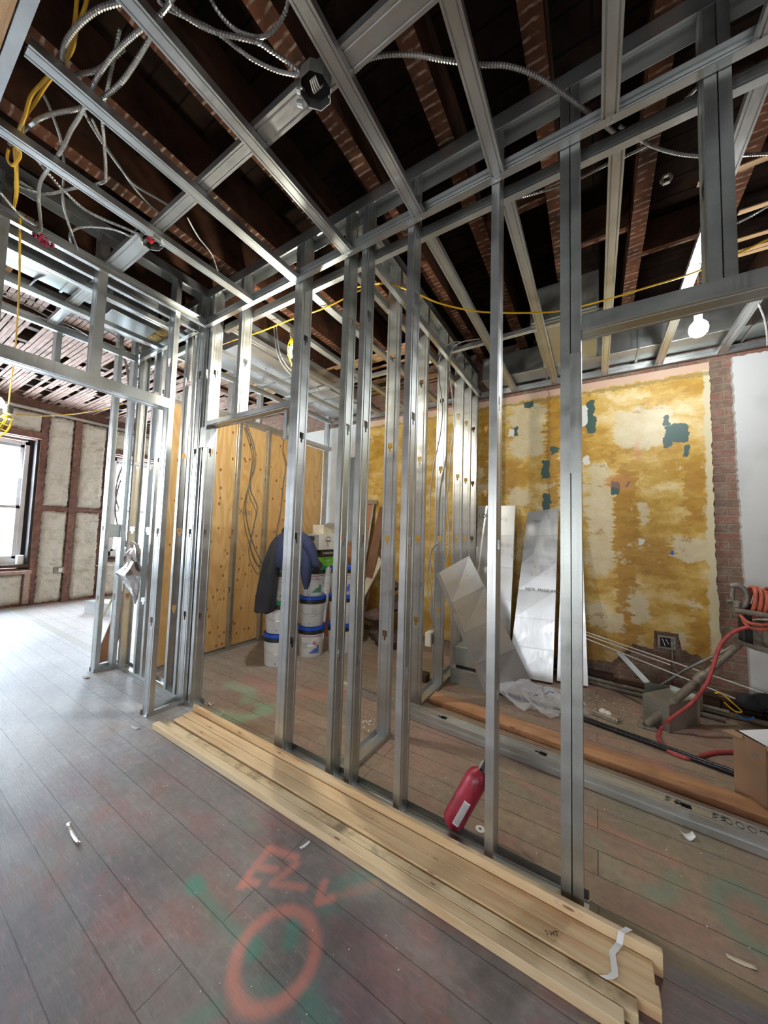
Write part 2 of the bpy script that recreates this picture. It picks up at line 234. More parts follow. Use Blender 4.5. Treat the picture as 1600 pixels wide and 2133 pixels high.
B={"K_mid":[[-0.871,0.912,3.17],[-0.777,0.928,3.17],[-0.695,0.938,3.18],[-0.58,1.004,3.19],[-0.466,1.098,3.2],[-0.361,1.174,3.2],[-0.269,1.234,3.2],[-0.18,1.321,3.2],[-0.089,1.443,3.2],[-0.004,1.584,3.22],[0.105,1.815,3.3]],"K_right":[[0.097,1.67,3.2],[0.211,1.817,3.2],[0.306,1.893,3.18],[0.399,1.954,3.17],[0.475,2.009,3.18],[0.609,2.1,3.2],[0.761,2.199,3.22]],"K_under":[[0.212,1.822,3.2],[0.142,1.826,3.2],[0.048,1.826,3.2],[-0.072,1.833,3.2],[-0.2,1.814,3.2],[-0.316,1.812,3.22],[-0.416,1.818,3.25]],"K_diag":[[0.382,1.703,3.25],[0.344,1.732,3.25],[0.297,1.769,3.25],[0.246,1.82,3.25]],"K_boxA":[[-1.277,0.475,3.3],[-1.259,0.498,3.25],[-1.211,0.552,3.22],[-1.151,0.606,3.2],[-1.041,0.692,3.19],[-1.005,0.735,3.18],[-0.97,0.782,3.17],[-0.933,0.835,3.15]],"K_boxB":[[-1.341,0.494,3.33],[-1.309,0.519,3.3],[-1.184,0.606,3.24],[-1.117,0.68,3.2],[-1.078,0.721,3.18],[-1.021,0.78,3.17],[-0.947,0.822,3.15]],"K_arc":[[-1.139,0.557,3.3],[-1.143,0.579,3.28],[-1.127,0.619,3.25],[-1.088,0.658,3.22],[-1.027,0.701,3.21],[-0.971,0.718,3.22],[-0.916,0.719,3.25],[-0.889,0.705,3.28]],"K_loop":[[-1.306,0.427,3.2],[-1.379,0.386,3.19],[-1.449,0.356,3.18],[-1.548,0.334,3.17],[-1.653,0.328,3.17],[-1.72,0.342,3.17],[-1.765,0.363,3.18],[-1.715,0.4,3.2],[-1.659,0.433,3.22],[-1.569,0.479,3.3]],"K_dropA":[[-1.171,0.484,3.2],[-1.284,0.481,3.2],[-1.399,0.455,3.19],[-1.546,0.436,3.19],[-1.677,0.43,3.18],[-1.756,0.435,3.18],[-1.871,0.439,3.17],[-1.985,0.439,3.17],[-2.114,0.445,3.17],[-2.288,0.438,3.16],[-2.423,0.44,3.16],[-2.563,0.468,3.16],[-2.775,0.524,3.16],[-3.089,0.582,3.2]],"K_dropB":[[-1.332,0.489,3.22],[-1.378,0.492,3.21],[-1.505,0.493,3.2],[-1.634,0.489,3.2],[-1.785,0.464,3.2],[-1.876,0.428,3.19],[-2.016,0.371,3.19],[-2.147,0.343,3.2],[-2.475,0.334,3.3]],"K_dropC":[[-1.524,0.446,3.3],[-1.626,0.463,3.26],[-1.73,0.48,3.23],[-1.803,0.491,3.2],[-1.927,0.542,3.18],[-2.068,0.596,3.17],[-2.142,0.607,3.17],[-2.335,0.541,3.18],[-2.498,0.487,3.19],[-2.604,0.434,3.22],[-2.66,0.389,3.25]],"K_dropD":[[-1.907,0.458,3.25],[-1.939,0.476,3.25],[-1.993,0.553,3.24],[-2.047,0.651,3.23],[-2.066,0.724,3.22],[-2.041,0.83,3.22],[-2.017,0.926,3.22]],"K_dropE":[[-1.945,0.494,3.27],[-2.013,0.558,3.27],[-2.073,0.642,3.27],[-2.136,0.731,3.27],[-2.179,0.832,3.27],[-2.192,0.929,3.27]],"K_red":[[-2.348,0.405,3.22],[-2.363,0.454,3.2],[-2.388,0.523,3.18],[-2.41,0.61,3.17],[-2.379,0.696,3.16],[-2.321,0.792,3.15],[-2.275,0.832,3.13]],"K_boxC":[[-2.873,0.69,3.22],[-2.759,0.648,3.2],[-2.639,0.642,3.18],[-2.527,0.676,3.17],[-2.403,0.742,3.15],[-2.332,0.817,3.13]],"K_vert":[[-1.991,0.342,3.25],[-2.043,0.385,3.24],[-2.133,0.442,3.22],[-2.26,0.488,3.2],[-2.464,0.539,3.18],[-2.617,0.606,3.17],[-2.772,0.683,3.17],[-3.035,0.801,3.2]],"K_thin":[[-2.045,0.979,3.25],[-2.111,1.084,3.24],[-2.164,1.212,3.23],[-2.34,1.374,3.25]],"K_far1":[[-3.906,0.553,3.2],[-3.842,0.698,3.19],[-3.855,0.844,3.18],[-3.773,0.945,3.17],[-3.729,1.061,3.17],[-3.792,1.259,3.17],[-4.078,1.451,3.2]],"K_far2":[[-4.017,0.57,3.22],[-4.012,0.718,3.22],[-4.028,0.87,3.2],[-4.026,1.014,3.2],[-4.132,1.166,3.22]],"K_far3":[[-3.674,0.654,3.2],[-3.485,0.659,3.2],[-3.363,0.693,3.22],[-3.292,0.725,3.25]],"K_tie":[[-2.626,0.338,3.13],[-2.688,0.393,3.13],[-2.709,0.434,3.12],[-2.723,0.495,3.12]],"Y_top":[[-1.552,0.331,3.35],[-1.575,0.334,3.3],[-1.624,0.344,3.26],[-1.73,0.354,3.24],[-1.891,0.332,3.22],[-1.997,0.314,3.2],[-2.105,0.319,3.19],[-2.206,0.321,3.19],[-2.34,0.332,3.19],[-2.448,0.358,3.18],[-2.612,0.39,3.17],[-2.739,0.409,3.17]],"Y_top2":[[-1.546,0.354,3.38],[-1.563,0.355,3.3],[-1.632,0.353,3.26],[-1.733,0.363,3.25],[-1.908,0.342,3.23],[-2.031,0.331,3.21],[-2.146,0.323,3.2],[-2.244,0.34,3.2],[-2.352,0.344,3.19],[-2.475,0.368,3.18],[-2.626,0.397,3.17],[-2.765,0.41,3.17]],"Y_loopA":[[-2.351,0.316,3.18],[-2.406,0.322,3.17],[-2.42,0.341,3.16],[-2.354,0.352,3.17],[-2.318,0.347,3.18],[-2.312,0.327,3.18]],"Y_low":[[-4.5,0.669,4.246],[-4.5,0.686,3.891],[-4.5,0.703,3.536],[-4.5,0.72,3.094],[-4.5,0.728,2.74],[-4.5,0.736,2.486]],"Y_line":[[-4.5,0.81,2.395],[-4.7,1.062,2.496],[-4.9,1.376,2.658],[-5.2,1.784,2.925],[-5.6,2.443,3.409]],"Y_right":[[-3.712,1.922,3.25],[-2.827,1.749,3.08],[-2.353,1.765,3.06],[-2.073,1.795,3.08],[-1.714,1.844,3.1],[-1.425,1.93,3.2],[-1.349,2.069,3.3]],"Y_mid":[[-1.544,1.939,3.25],[-1.277,1.959,3.2],[-1.067,2.006,3.09],[-0.954,2.162,3.07],[-0.823,2.297,3.06],[-0.679,2.404,3.05],[-0.47,2.534,3.05],[-0.215,2.669,3.06],[0.036,2.692,3.06],[0.301,2.699,3.07],[0.518,2.718,3.09],[0.732,2.713,3.13],[0.869,2.77,3.2],[1.022,2.879,3.3]],"C_vertA":[[-1.063,2.98,3.223],[-1.158,2.98,3.236],[-1.244,2.98,3.178],[-1.286,2.98,3.055],[-1.267,2.98,2.86],[-1.233,2.98,2.618],[-1.247,2.98,2.387],[-1.292,2.98,2.16],[-1.335,2.98,1.885],[-1.342,2.98,1.563],[-1.337,2.98,1.335],[-1.315,2.98,1.022],[-1.3,2.98,0.801],[-1.28,2.98,0.541]],"C_vertB":[[-0.882,2.98,3.2],[-1.04,2.98,3.217],[-1.147,2.98,3.171],[-1.167,2.98,2.979],[-1.134,2.98,2.693],[-1.115,2.98,2.461],[-1.138,2.98,2.191],[-1.157,2.98,1.921],[-1.176,2.98,1.698],[-1.154,2.98,1.519],[-1.145,2.98,1.299],[-1.166,2.98,1.166]],"C_vertC":[[-1.232,2.96,1.34],[-1.302,2.96,1.27],[-1.338,2.96,1.111],[-1.343,2.96,0.932],[-1.315,2.96,0.78],[-1.292,2.96,0.63]],"C_wall":[[-0.147,3.62,3.424],[0.084,3.62,3.391],[0.333,3.62,3.363],[0.562,3.62,3.333],[0.772,3.62,3.313],[0.968,3.62,3.299],[1.073,3.62,3.309]],"C_rt":[[0.719,2.686,3.3],[0.773,2.665,3.3],[0.83,2.631,3.3],[0.91,2.599,3.3]],"C_rt2":[[0.877,3.2,3.212],[0.904,3.2,3.133],[0.948,3.2,3.083],[0.994,3.2,3.094]],"C_rt3":[[0.977,3.3,3.093],[1.002,3.3,2.988],[1.013,3.3,2.881],[1.015,3.3,2.778]],"C_ply1":[[-3.6,2.566,2.676],[-3.6,2.684,2.437],[-3.6,2.713,2.201],[-3.6,2.645,1.95],[-3.6,2.606,1.711],[-3.6,2.64,1.479],[-3.6,2.761,1.185],[-3.6,2.905,0.951]],"C_ply2":[[-3.6,2.547,2.671],[-3.6,2.674,2.374],[-3.6,2.665,2.072],[-3.6,2.662,1.893],[-3.6,2.725,1.781],[-3.6,2.774,1.665],[-3.6,2.732,1.423],[-3.6,2.705,1.187],[-3.6,2.809,0.975],[-3.6,2.92,0.938]],"C_ply3":[[-3.6,3.147,2.677],[-3.6,3.143,2.477],[-3.6,3.203,2.323],[-3.6,3.17,2.021],[-3.6,3.149,1.692],[-3.6,3.095,1.369],[-3.6,3.098,1.178]],"C_leftA":[[-4.3,1.472,3.243],[-4.3,1.54,3.141],[-4.3,1.586,2.84],[-4.3,1.599,2.419],[-4.3,1.588,2.102],[-4.3,1.546,1.888],[-4.3,1.546,1.683],[-4.3,1.631,1.433],[-4.3,1.665,1.176]],"C_leftB":[[-4.3,1.516,3.237],[-4.3,1.573,3.049],[-4.3,1.613,2.689],[-4.3,1.64,2.271],[-4.3,1.614,1.976],[-4.3,1.562,1.839],[-4.3,1.544,1.582],[-4.3,1.594,1.33],[-4.3,1.633,1.125]],"C_leftC":[[-3.266,1.7,2.034],[-3.228,1.7,1.85],[-3.229,1.7,1.581],[-3.223,1.7,1.315],[-3.237,1.7,1.094],[-3.265,1.7,0.917],[-3.299,1.7,0.782]],"hoseA":[[0.92,3.45,0.828],[0.841,3.45,0.784],[0.764,3.45,0.668],[0.707,3.42,0.477],[0.665,3.4,0.372],[0.589,3.4,0.232],[0.471,3.35,0.116],[0.413,3.387,0.012],[0.375,3.214,0.012],[0.385,3.088,0.012],[0.423,3.034,0.012],[0.518,3.03,0.012],[0.657,3.195,0.012],[0.772,3.286,0.012],[0.882,3.4,0.012]],"crack":[[0.316,1.725,0.002],[0.397,1.889,0.002]],"W_cream":[[-0.666,2.633,0.187,0.322],[0.038,1.524,0.117,0.495],[0.396,2.523,0.234,0.21],[0.76,1.346,0.141,0.11],[0.65,0.522,0.051,0.073],[0.027,2.079,0.084,0.119],[0.004,0.651,0.083,0.114],[0.153,0.594,0.08,0.095],[0.398,1.673,0.038,0.126],[-0.75,1.864,0.105,0.112],[0.349,0.749,0.075,0.139]],"W_dark":[[-0.393,2.45,0.067,0.757],[0.25,1.69,0.098,0.482],[0.257,1.05,0.09,0.409],[0.786,1.88,0.088,0.282],[0.467,1.254,0.132,0.184],[0.822,0.589,0.095,0.184],[0.283,0.507,0.076,0.262],[-1.147,2.394,0.059,0.657],[-0.087,2.468,0.052,0.192],[-0.72,2.794,0.053,0.116],[-0.648,2.612,0.119,0.067],[-0.859,2.097,0.108,0.21],[-0.097,0.276,0.167,0.13]],"W_green":[[-0.65,2.94,0.049,0.035],[-0.794,2.64,0.032,0.054],[-0.47,2.174,0.039,0.109],[-0.377,2.379,0.041,0.036],[-0.458,1.838,0.042,0.072],[-0.461,1.748,0.039,0.04],[-0.038,2.793,0.035,0.087],[-0.036,2.618,0.047,0.101],[0.583,2.569,0.022,0.048],[0.659,2.432,0.087,0.093],[0.586,2.355,0.036,0.05],[0.726,2.262,0.02,0.055],[0.172,1.937,0.035,0.066],[0.275,1.962,0.015,0.03]],"W_white":[[-0.1,2.725,0.032,0.11],[-0.076,2.241,0.025,0.042],[-0.834,2.632,0.033,0.047],[0.376,1.402,0.025,0.029]],"outlet":[[0.55,4.13,0.478]]}
# ------------------------------------------------------------------ floor material: old painted boards with spray marks
def seg_dist(g, p, a, b):
    a = Vector((a[0], a[1], 0)); b = Vector((b[0], b[1], 0)); ba = b-a
    pa = g.vec('SUBTRACT', p, tuple(a))
    t = g.math('DIVIDE', g.vec('DOT_PRODUCT', pa, tuple(ba), out=1), max(1e-6, ba.dot(ba)), clamp=True)
    q = g.n('ShaderNodeVectorMath', {0: tuple(ba), 3: t}, 0, operation='SCALE')
    return g.vec('LENGTH', g.vec('SUBTRACT', pa, q), out=1)
def stroke(g, p, pts, w, soft):
    d = None
    for a, b in zip(pts[:-1], pts[1:]):
        s = seg_dist(g, p, a, b); d = s if d is None else g.math('MINIMUM', d, s)
    return g.rng(d, w-soft*.5, w+soft*.7, 1, 0, True)
g = G('painted_floor_boards'); P = g.world(); x, y, z = g.sep(P)
flat = g.map(P, (1, 1, 0))
wrp = g.noise(flat, 60, 2, out='Color')
pw = g.vec('ADD', flat, g.n('ShaderNodeVectorMath', {0: g.vec('SUBTRACT', wrp, (.5, .5, .5)), 3: .004}, 0, operation='SCALE'))
n1 = g.noise(flat, 1.6, 4, .6); n2 = g.noise(g.map(P, (1, 2.2, 0), (5, 3, 0)), 2.6, 5, .65); n3 = g.noise(flat, 24, 5, .7); n4 = g.noise(g.map(P, (1, 6, 0)), 10, 4, .7)
b = g.t.nodes.new('ShaderNodeTexBrick'); g.t.links.new(pw, b.inputs['Vector'])
for k, v_ in (('Color1', (.5, .5, .5, 1)), ('Color2', (.62, .62, .62, 1)), ('Mortar', (0, 0, 0, 1)), ('Scale', 1), ('Mortar Size', .0022), ('Mortar Smooth', .2), ('Brick Width', 2.3), ('Row Height', .138)): b.inputs[k].default_value = v_
gap = b.outputs[1]; tone = g.sep(b.outputs[0])[0]
big = g.noise(g.map(P, (1, 1, 0), (2, 7, 0)), .9, 4, .6)
front = g.mix(g.rng(n1, .38, .62), (.2, .17, .165), (.29, .25, .235))
front = g.mix(g.math('MULTIPLY', g.rng(n2, .47, .6), .65), front, (.33, .14, .125))
front = g.mix(g.math('MULTIPLY', g.rng(big, .48, .6), .6), front, (.13, .125, .175))
front = g.mix(g.math('MULTIPLY', g.rng(g.noise(g.map(P, (1, 1, 0), (9, 2, 0)), 2.6, 4), .55, .7), .5), front, (.17, .2, .17))
back = g.mix(g.rng(n2, .38, .6), (.4, .3, .19), (.34, .23, .17))
back = g.mix(g.math('MULTIPLY', g.rng(n1, .46, .6), .6), back, (.42, .2, .15))
back = g.mix(g.math('MULTIPLY', g.rng(g.noise(g.map(P, (1, 1, 0), (3, 8, 0)), 1.8, 4), .52, .68), .65), back, (.25, .25, .16))
left = g.mix(g.rng(n1, .4, .65), (.5, .5, .5), (.38, .38, .39))
c = g.mix(g.rng(g.math('ADD', y, g.math('MULTIPLY', n1, .1)), 1.62, 1.66, 0, 1), front, back)
c = g.mix(g.rng(g.math('ADD', x, g.math('MULTIPLY', n2, .9)), -2.8, -1.5, 1, 0, True), c, g.mix(g.rng(y, 1.64, 1.68), left, g.mix(.6, back, left)))
c = g.mix(g.math('MULTIPLY', g.math('MULTIPLY', g.rng(y, 1.57, 1.575), g.rng(y, 1.655, 1.66, 1, 0)), .5), c, (.25, .21, .09))
c = g.mix(g.rng(n3, .3, .62, .45, 0), c, (.06, .052, .045)); c = g.mix(g.rng(n4, .55, .75, 0, .4), c, (.46, .42, .38))
c = g.mix(.5, c, g.mix(1, c, g.math('MULTIPLY', tone, 1.75), 'MULTIPLY'), 'MIX')
GR = (.05, .29, .21); RD = (.72, .25, .19); LG = (.25, .5, .3)
marks = [
 (GR, .85, [(-1.375, .848), (-1.345, .845)], .028, .03), (GR, .6, [(-1.36, .848), (-1.2, .838), (-1.06, .84)], .02, .04),
 (GR, .8, [(-1.0, .845), (-.985, .84)], .026, .03), (GR, .75, [(-.93, .962), (-.905, .922)], .022, .03),
 (GR, .45, [(-.88, 1.1), (-.85, 1.2), (-.78, 1.26)], .04, .07), (GR, .5, [(-.755, .85), (-.66, .835)], .03, .05), (GR, .5, [(-.96, .69), (-.99, .62)], .025, .04), (GR, .4, [(-.9, .76), (-.85, .79)], .04, .06),
 (RD, .75, [(-1.24, 1.113), (-1.225, 1.03), (-1.145, 1.062)], .015, .022), (RD, .75, [(-1.24, 1.113), (-1.115, 1.15)], .015, .022), (RD, .8, [(-1.205, .945), (-1.222, 1.0)], .015, .022), (RD, .8, [(-1.2, .965), (-1.165, .985)], .015, .02),
 (RD, .7, [(-1.09, 1.13), (-1.11, 1.02), (-.995, 1.078)], .013, .022), (RD, .85, [(-.94, 1.138), (-.912, 1.068), (-.878, 1.108)], .013, .02), (RD, .4, [(-.878, 1.108), (-.76, 1.25)], .012, .04),
 (GR, .45, [(.19, 1.84), (.23, 1.85)], .03, .05), (GR, .4, [(.25, 1.9), (.275, 1.97)], .03, .05), (LG, .25, [(-.01, 1.98), (.06, 1.84), (.19, 1.82)], .03, .08),
 (LG, .6, [(-2.83, 1.98), (-2.6, 2.02), (-2.45, 1.9)], .05, .08), (LG, .6, [(-2.3, 1.9), (-2.18, 1.88), (-2.24, 1.7)], .04, .06), (LG, .5, [(-2.45, 1.63), (-2.3, 1.66)], .05, .08), (LG, .45, [(-2.18, 2.0), (-2.25, 1.88)], .04, .07),
 (RD, .35, [(.28, 2.88), (.32, 2.86)], .06, .07), (RD, .4, [(.4, 2.77), (.75, 2.76)], .015, .04), (RD, .3, [(-.45, 2.22), (-.05, 2.1), (.3, 2.07)], .018, .03), (RD, .25, [(-2.75, 2.12), (-2.3, 2.15), (-1.8, 2.5)], .08, .12)]
for col, op, pts, wd, sf in marks:
    c = g.mix(g.math('MULTIPLY', stroke(g, pw, pts, wd, sf), g.math('MULTIPLY', g.rng(n3, .25, .7, .65, 1), op)), c, col)
def ring(cx, cy, rx, ry, w_, soft, col, op, c, rot=0):
    p = g.vec('SUBTRACT', pw, (cx, cy, 0))
    p = g.map(p, rot=(0, 0, rot)); p = g.map(p, (1/rx, 1/ry, 0))
    d = g.math('ABSOLUTE', g.math('SUBTRACT', g.vec('LENGTH', p, out=1), 1)); k = g.rng(d, (w_-soft*.5)/rx, (w_+soft*.7)/rx, 1, 0, True)
    return g.mix(g.math('MULTIPLY', k, g.math('MULTIPLY', g.rng(n3, .25, .7, .7, 1), op)), c, col)
c = ring(-.918, .872, .125, .135, .017, .026, RD, .75, c)
c = ring(.49, 1.93, .09, .13, .02, .05, GR, .5, c)
dustn = g.rng(n1, .3, .7, .02, .16)
c = g.mix(dustn, c, (.42, .4, .37))
c = g.mix(g.math('MULTIPLY', g.math('MULTIPLY', gap, g.rng(g.noise(flat, 5, 3), .3, .6, .25, 1)), g.math('MULTIPLY', g.rng(y, 1.6, 1.7, .42, .95), g.rng(x, -3, -2, .55, 1))), c, (.04, .033, .027))
g.set(Base_Color=c, Roughness=g.rng(n3, .3, .7, .42, .68)); g.bump(g.math('SUBTRACT', n4, g.math('MULTIPLY', gap, 1.2)), .22, .006); M['floor'] = g.m

# ------------------------------------------------------------------ yellow wall material
g = G('stained_yellow_plaster'); P = g.world()
wr = g.noise(P, 7, 5, .65, out='Color'); pw = g.vec('ADD', P, g.n('ShaderNodeVectorMath', {0: g.vec('SUBTRACT', wr, (.5, .5, .5)), 3: .2}, 0, operation='SCALE'))
wr2 = g.noise(P, 16, 4, .6, out='Color'); pw2 = g.vec('ADD', P, g.n('ShaderNodeVectorMath', {0: g.vec('SUBTRACT', wr2, (.5, .5, .5)), 3: .085}, 0, operation='SCALE'))
a = g.noise(g.map(pw, (1.1, 1, 2.6)), 1.9, 5, .62); st = g.noise(g.map(pw, (2.2, 1, 7), rot=(0, .25, 0)), 2.6, 5, .65); sw = g.noise(pw, 9, 4, .7)
f = g.math('ADD', g.math('MULTIPLY', a, .62), g.math('ADD', g.math('MULTIPLY', st, .2), g.math('MULTIPLY', sw, .2)))
c = g.ramp(f, [(.39, (.76, .62, .33)), (.455, (.7, .51, .2)), (.51, (.6, .38, .075)), (.61, (.45, .245, .02))])
def blobs(lst, p, soft=.25):
    k = None
    for (cx, cz, rx, rz) in lst:
        q = g.vec('ABSOLUTE', g.map(g.vec('SUBTRACT', p, (cx, 4.15, cz)), (1/rx, 0, 1/rz)))
        q = g.vec('MULTIPLY', g.vec('MULTIPLY', q, q), q); d = g.vec('LENGTH', q, out=1)
        s = g.rng(d, 1-soft, 1+soft*.3, 1, 0); k = s if k is None else g.math('MAXIMUM', k, s)
    return k
fr = g.noise(g.map(P, (3, 1, 34)), 1, 3, .6); fx, fy, fz = g.sep(pw)
pf = g.n('ShaderNodeCombineXYZ', {0: g.math('ADD', fx, g.math('MULTIPLY', g.math('SUBTRACT', fr, .5), .2)), 1: fy, 2: fz})
dk = g.mix(g.rng(st, .35, .65), (.5, .275, .03), (.36, .175, .015))
c = g.mix(g.math('MULTIPLY', blobs(B['W_dark'], pf, .35), .9), c, dk)
cr = g.mix(g.rng(sw, .35, .65), (.7, .63, .43), (.64, .54, .32))
c = g.mix(g.math('MULTIPLY', blobs(B['W_cream'], pf, .3), .85), c, cr)
drip = g.noise(g.map(P, (1, 1, 1), (4, 0, 1)), 3.3, 6, .75)
c = g.mix(g.math('MULTIPLY', g.rng(drip, .6, .64), .7), c, cr)
c = g.mix(g.math('MULTIPLY', g.rng(g.noise(g.map(P, (1, 1, 2), (8, 0, 3)), 4.5, 6, .75), .6, .64), .6), c, (.33, .15, .015))
xx, yy, zz = g.sep(pw2)
c = g.mix(g.rng(xx, .845, .86), c, (.66, .58, .37))
c = g.mix(g.rng(zz, 2.985, 3.0), c, (.62, .42, .3))
c = g.mix(g.rng(g.math('ABSOLUTE', g.math('SUBTRACT', zz, 2.965)), .012, .02, .7, 0), c, (.28, .2, .07))
c = g.mix(g.rng(g.math('ABSOLUTE', g.math('SUBTRACT', xx, -.44)), .006, .016, .5, 0), c, (.3, .12, .05))
c = g.mix(blobs(B['W_green'], pw2, .08), c, (.05, .1, .085))
c = g.mix(blobs(B['W_white'], pw2, .1), c, (.75, .74, .68))
c = g.mix(blobs([(.607, 1.31, .012, .018)], pw2, .1), c, (.03, .12, .6))
c = g.mix(g.math('MULTIPLY', blobs([(.2, 2.0, .12, .08), (.36, 2.28, .03, .12)], pw, .6), .3), c, (.6, .2, .12))
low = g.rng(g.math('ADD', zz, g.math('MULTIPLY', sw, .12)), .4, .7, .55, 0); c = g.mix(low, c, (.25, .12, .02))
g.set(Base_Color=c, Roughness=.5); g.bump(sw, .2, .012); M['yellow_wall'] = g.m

# ------------------------------------------------------------------ mesh helpers
def tag(o, label=None, cat=None, group=None, kind=None):
    if label: o['label'] = label
    if cat: o['category'] = cat
    if group: o['group'] = group
    if kind: o['kind'] = kind
    return o
def empty(name, loc=(0, 0, 0), label=None, cat=None, group=None, rz=0):
    o = bpy.data.objects.new(name, None); o.empty_display_size = .1; COL.objects.link(o); o.location = loc; o.rotation_euler.z = rz
    return tag(o, label, cat, group)
class MB:
    def __init__(s): s.v = []; s.f = []
    def add(s, vs, fs):
        k = len(s.v); s.v += [tuple(p) for p in vs]; s.f += [tuple(i+k for i in f) for f in fs]; return s
    def box(s, lo, hi, rot=None, at=(0, 0, 0)):
        x0, y0, z0 = lo; x1, y1, z1 = hi
        vs = [Vector(p) for p in ((x0, y0, z0), (x1, y0, z0), (x1, y1, z0), (x0, y1, z0), (x0, y0, z1), (x1, y0, z1), (x1, y1, z1), (x0, y1, z1))]
        if rot is not None: vs = [rot @ p for p in vs]
        vs = [p+Vector(at) for p in vs]
        return s.add(vs, [(0, 3, 2, 1), (4, 5, 6, 7), (0, 1, 5, 4), (1, 2, 6, 5), (2, 3, 7, 6), (3, 0, 4, 7)])
    def quad(s, a, b, c, d): return s.add([a, b, c, d], [(0, 1, 2, 3)])
    def rings(s, rings, closed=True, cap=True):
        n = len(rings[0]); vs = [p for r in rings for p in r]; fs = []
        for i in range(len(rings)-1):
            for j in range(n if closed else n-1):
                k = (j+1) % n; fs.append((i*n+j, i*n+k, (i+1)*n+k, (i+1)*n+j))
        if cap and closed: fs += [tuple(range(n-1, -1, -1)), tuple((len(rings)-1)*n+j for j in range(n))]
        return s.add(vs, fs)
    def lathe(s, prof, n=28, at=(0, 0, 0), axis=None, cap=True):
        q = Vector((0, 0, 1)).rotation_difference(Vector(axis)) if axis is not None else None
        rg = []
        for r, z in prof:
            ring_ = [Vector((r*math.cos(2*math.pi*i/n), r*math.sin(2*math.pi*i/n), z)) for i in range(n)]
            if q: ring_ = [q @ p for p in ring_]
            rg.append([p+Vector(at) for p in ring_])
        return s.rings(rg, True, cap)
    def tube(s, pts, r, n=8, cap=True, radii=None):
        pts = [Vector(p) for p in pts]; rg = []; up = None
        for i, p in enumerate(pts):
            t = (pts[min(i+1, len(pts)-1)]-pts[max(i-1, 0)]).normalized()
            if up is None:
                up = Vector((0, 0, 1)) if abs(t.z) < .9 else Vector((1, 0, 0))
            a = (up - t*up.dot(t)).normalized(); up = a; b_ = t.cross(a); rr = radii[i] if radii else r
            rg.append([p+a*rr*math.cos(2*math.pi*k/n)+b_*rr*math.sin(2*math.pi*k/n) for k in range(n)])
        return s.rings(rg, True, cap)
    def build(s, name, mat, parent=None, smooth=False, solid=0, bevel=0, label=None, cat=None, group=None, kind=None):
        me = bpy.data.meshes.new(name); me.from_pydata(s.v, [], s.f); me.update()
        if mat: me.materials.append(M[mat] if isinstance(mat, str) else mat)
        o = bpy.data.objects.new(name, me); COL.objects.link(o)
        if parent: o.parent = parent
        if smooth:
            me.polygons.foreach_set('use_smooth', [True]*len(me.polygons)); me.set_sharp_from_angle(angle=math.radians(38))
        if solid:
            md = o.modifiers.new('thickness', 'SOLIDIFY'); md.thickness = solid; md.offset = 0
        if bevel:
            md = o.modifiers.new('edge', 'BEVEL'); md.width = bevel; md.segments = 2; md.limit_method = 'ANGLE'
        return tag(o, label, cat, group, kind)
def center_origin(o):   # put a top-level mesh's origin at its lowest centre
    me = o.data; xs = [v.co for v in me.vertices]
    c = Vector((sum(p.x for p in xs)/len(xs), sum(p.y for p in xs)/len(xs), min(p.z for p in xs)))
    me.transform(Matrix.Translation(-c)); o.location = c; return o
def spline(pts, step=.01):
    P_ = [Vector(p) for p in pts]
    if len(P_) < 3: P_ = [P_[0], (P_[0]+P_[-1])/2, P_[-1]]
    out = []
    for i in range(len(P_)-1):
        p0 = P_[max(i-1, 0)]; p1 = P_[i]; p2 = P_[i+1]; p3 = P_[min(i+2, len(P_)-1)]
        n = max(2, int((p2-p1).length/step))
        for k in range(n):
            t = k/n; out.append(.5*((2*p1)+(p2-p0)*t+(2*p0-5*p1+4*p2-p3)*t*t+(3*p1-p0-3*p2+p3)*t**3))
    out.append(P_[-1]); return out
def smoothcord(name, pts, r, mat, label, cat='cord', group=None, parent=None, n=8):
    mb = MB(); mb.tube(spline(pts, max(.012, r*1.5)), r, n)
    return mb.build(name, mat, parent, True, label=label, cat=cat, group=group)
def armored(pts, r, label, group='armoured electrical cables', pitch=.011, mat='conduit'):
    sp = spline(pts, pitch/2); rad = [r if i % 2 else r*.72 for i in range(len(sp))]
    mb = MB(); mb.tube(sp, r, 8, True, rad)
    return mb.build('armored_cable', mat, None, True, label=label, cat='cable', group=group)
def text_mesh(s, size, mat, name='lettering', extrude=0.0, align='CENTER'):
    cu = bpy.data.curves.new('t', 'FONT'); cu.body = s; cu.size = size; cu.align_x = align; cu.align_y = 'CENTER'; cu.extrude = extrude
    o = bpy.data.objects.new('t', cu); COL.objects.link(o)
    dg = bpy.context.evaluated_depsgraph_get(); dg.update()
    me = bpy.data.meshes.new_from_object(o.evaluated_get(dg)); bpy.data.objects.remove(o); me.materials.clear(); me.materials.append(M[mat]); me.name = name
    return me
def put_text(s, size, mat, origin, ex, ey, parent=None, name='lettering', fn=None):
    me = text_mesh(s, size, mat, name); ex = Vector(ex); ey = Vector(ey); o0 = Vector(origin)
    for v in me.vertices:
        v.co = fn(v.co.x, v.co.y) if fn else o0+ex*v.co.x+ey*v.co.y
    o = bpy.data.objects.new(name, me); COL.objects.link(o)
    if parent: o.parent = parent
    return o

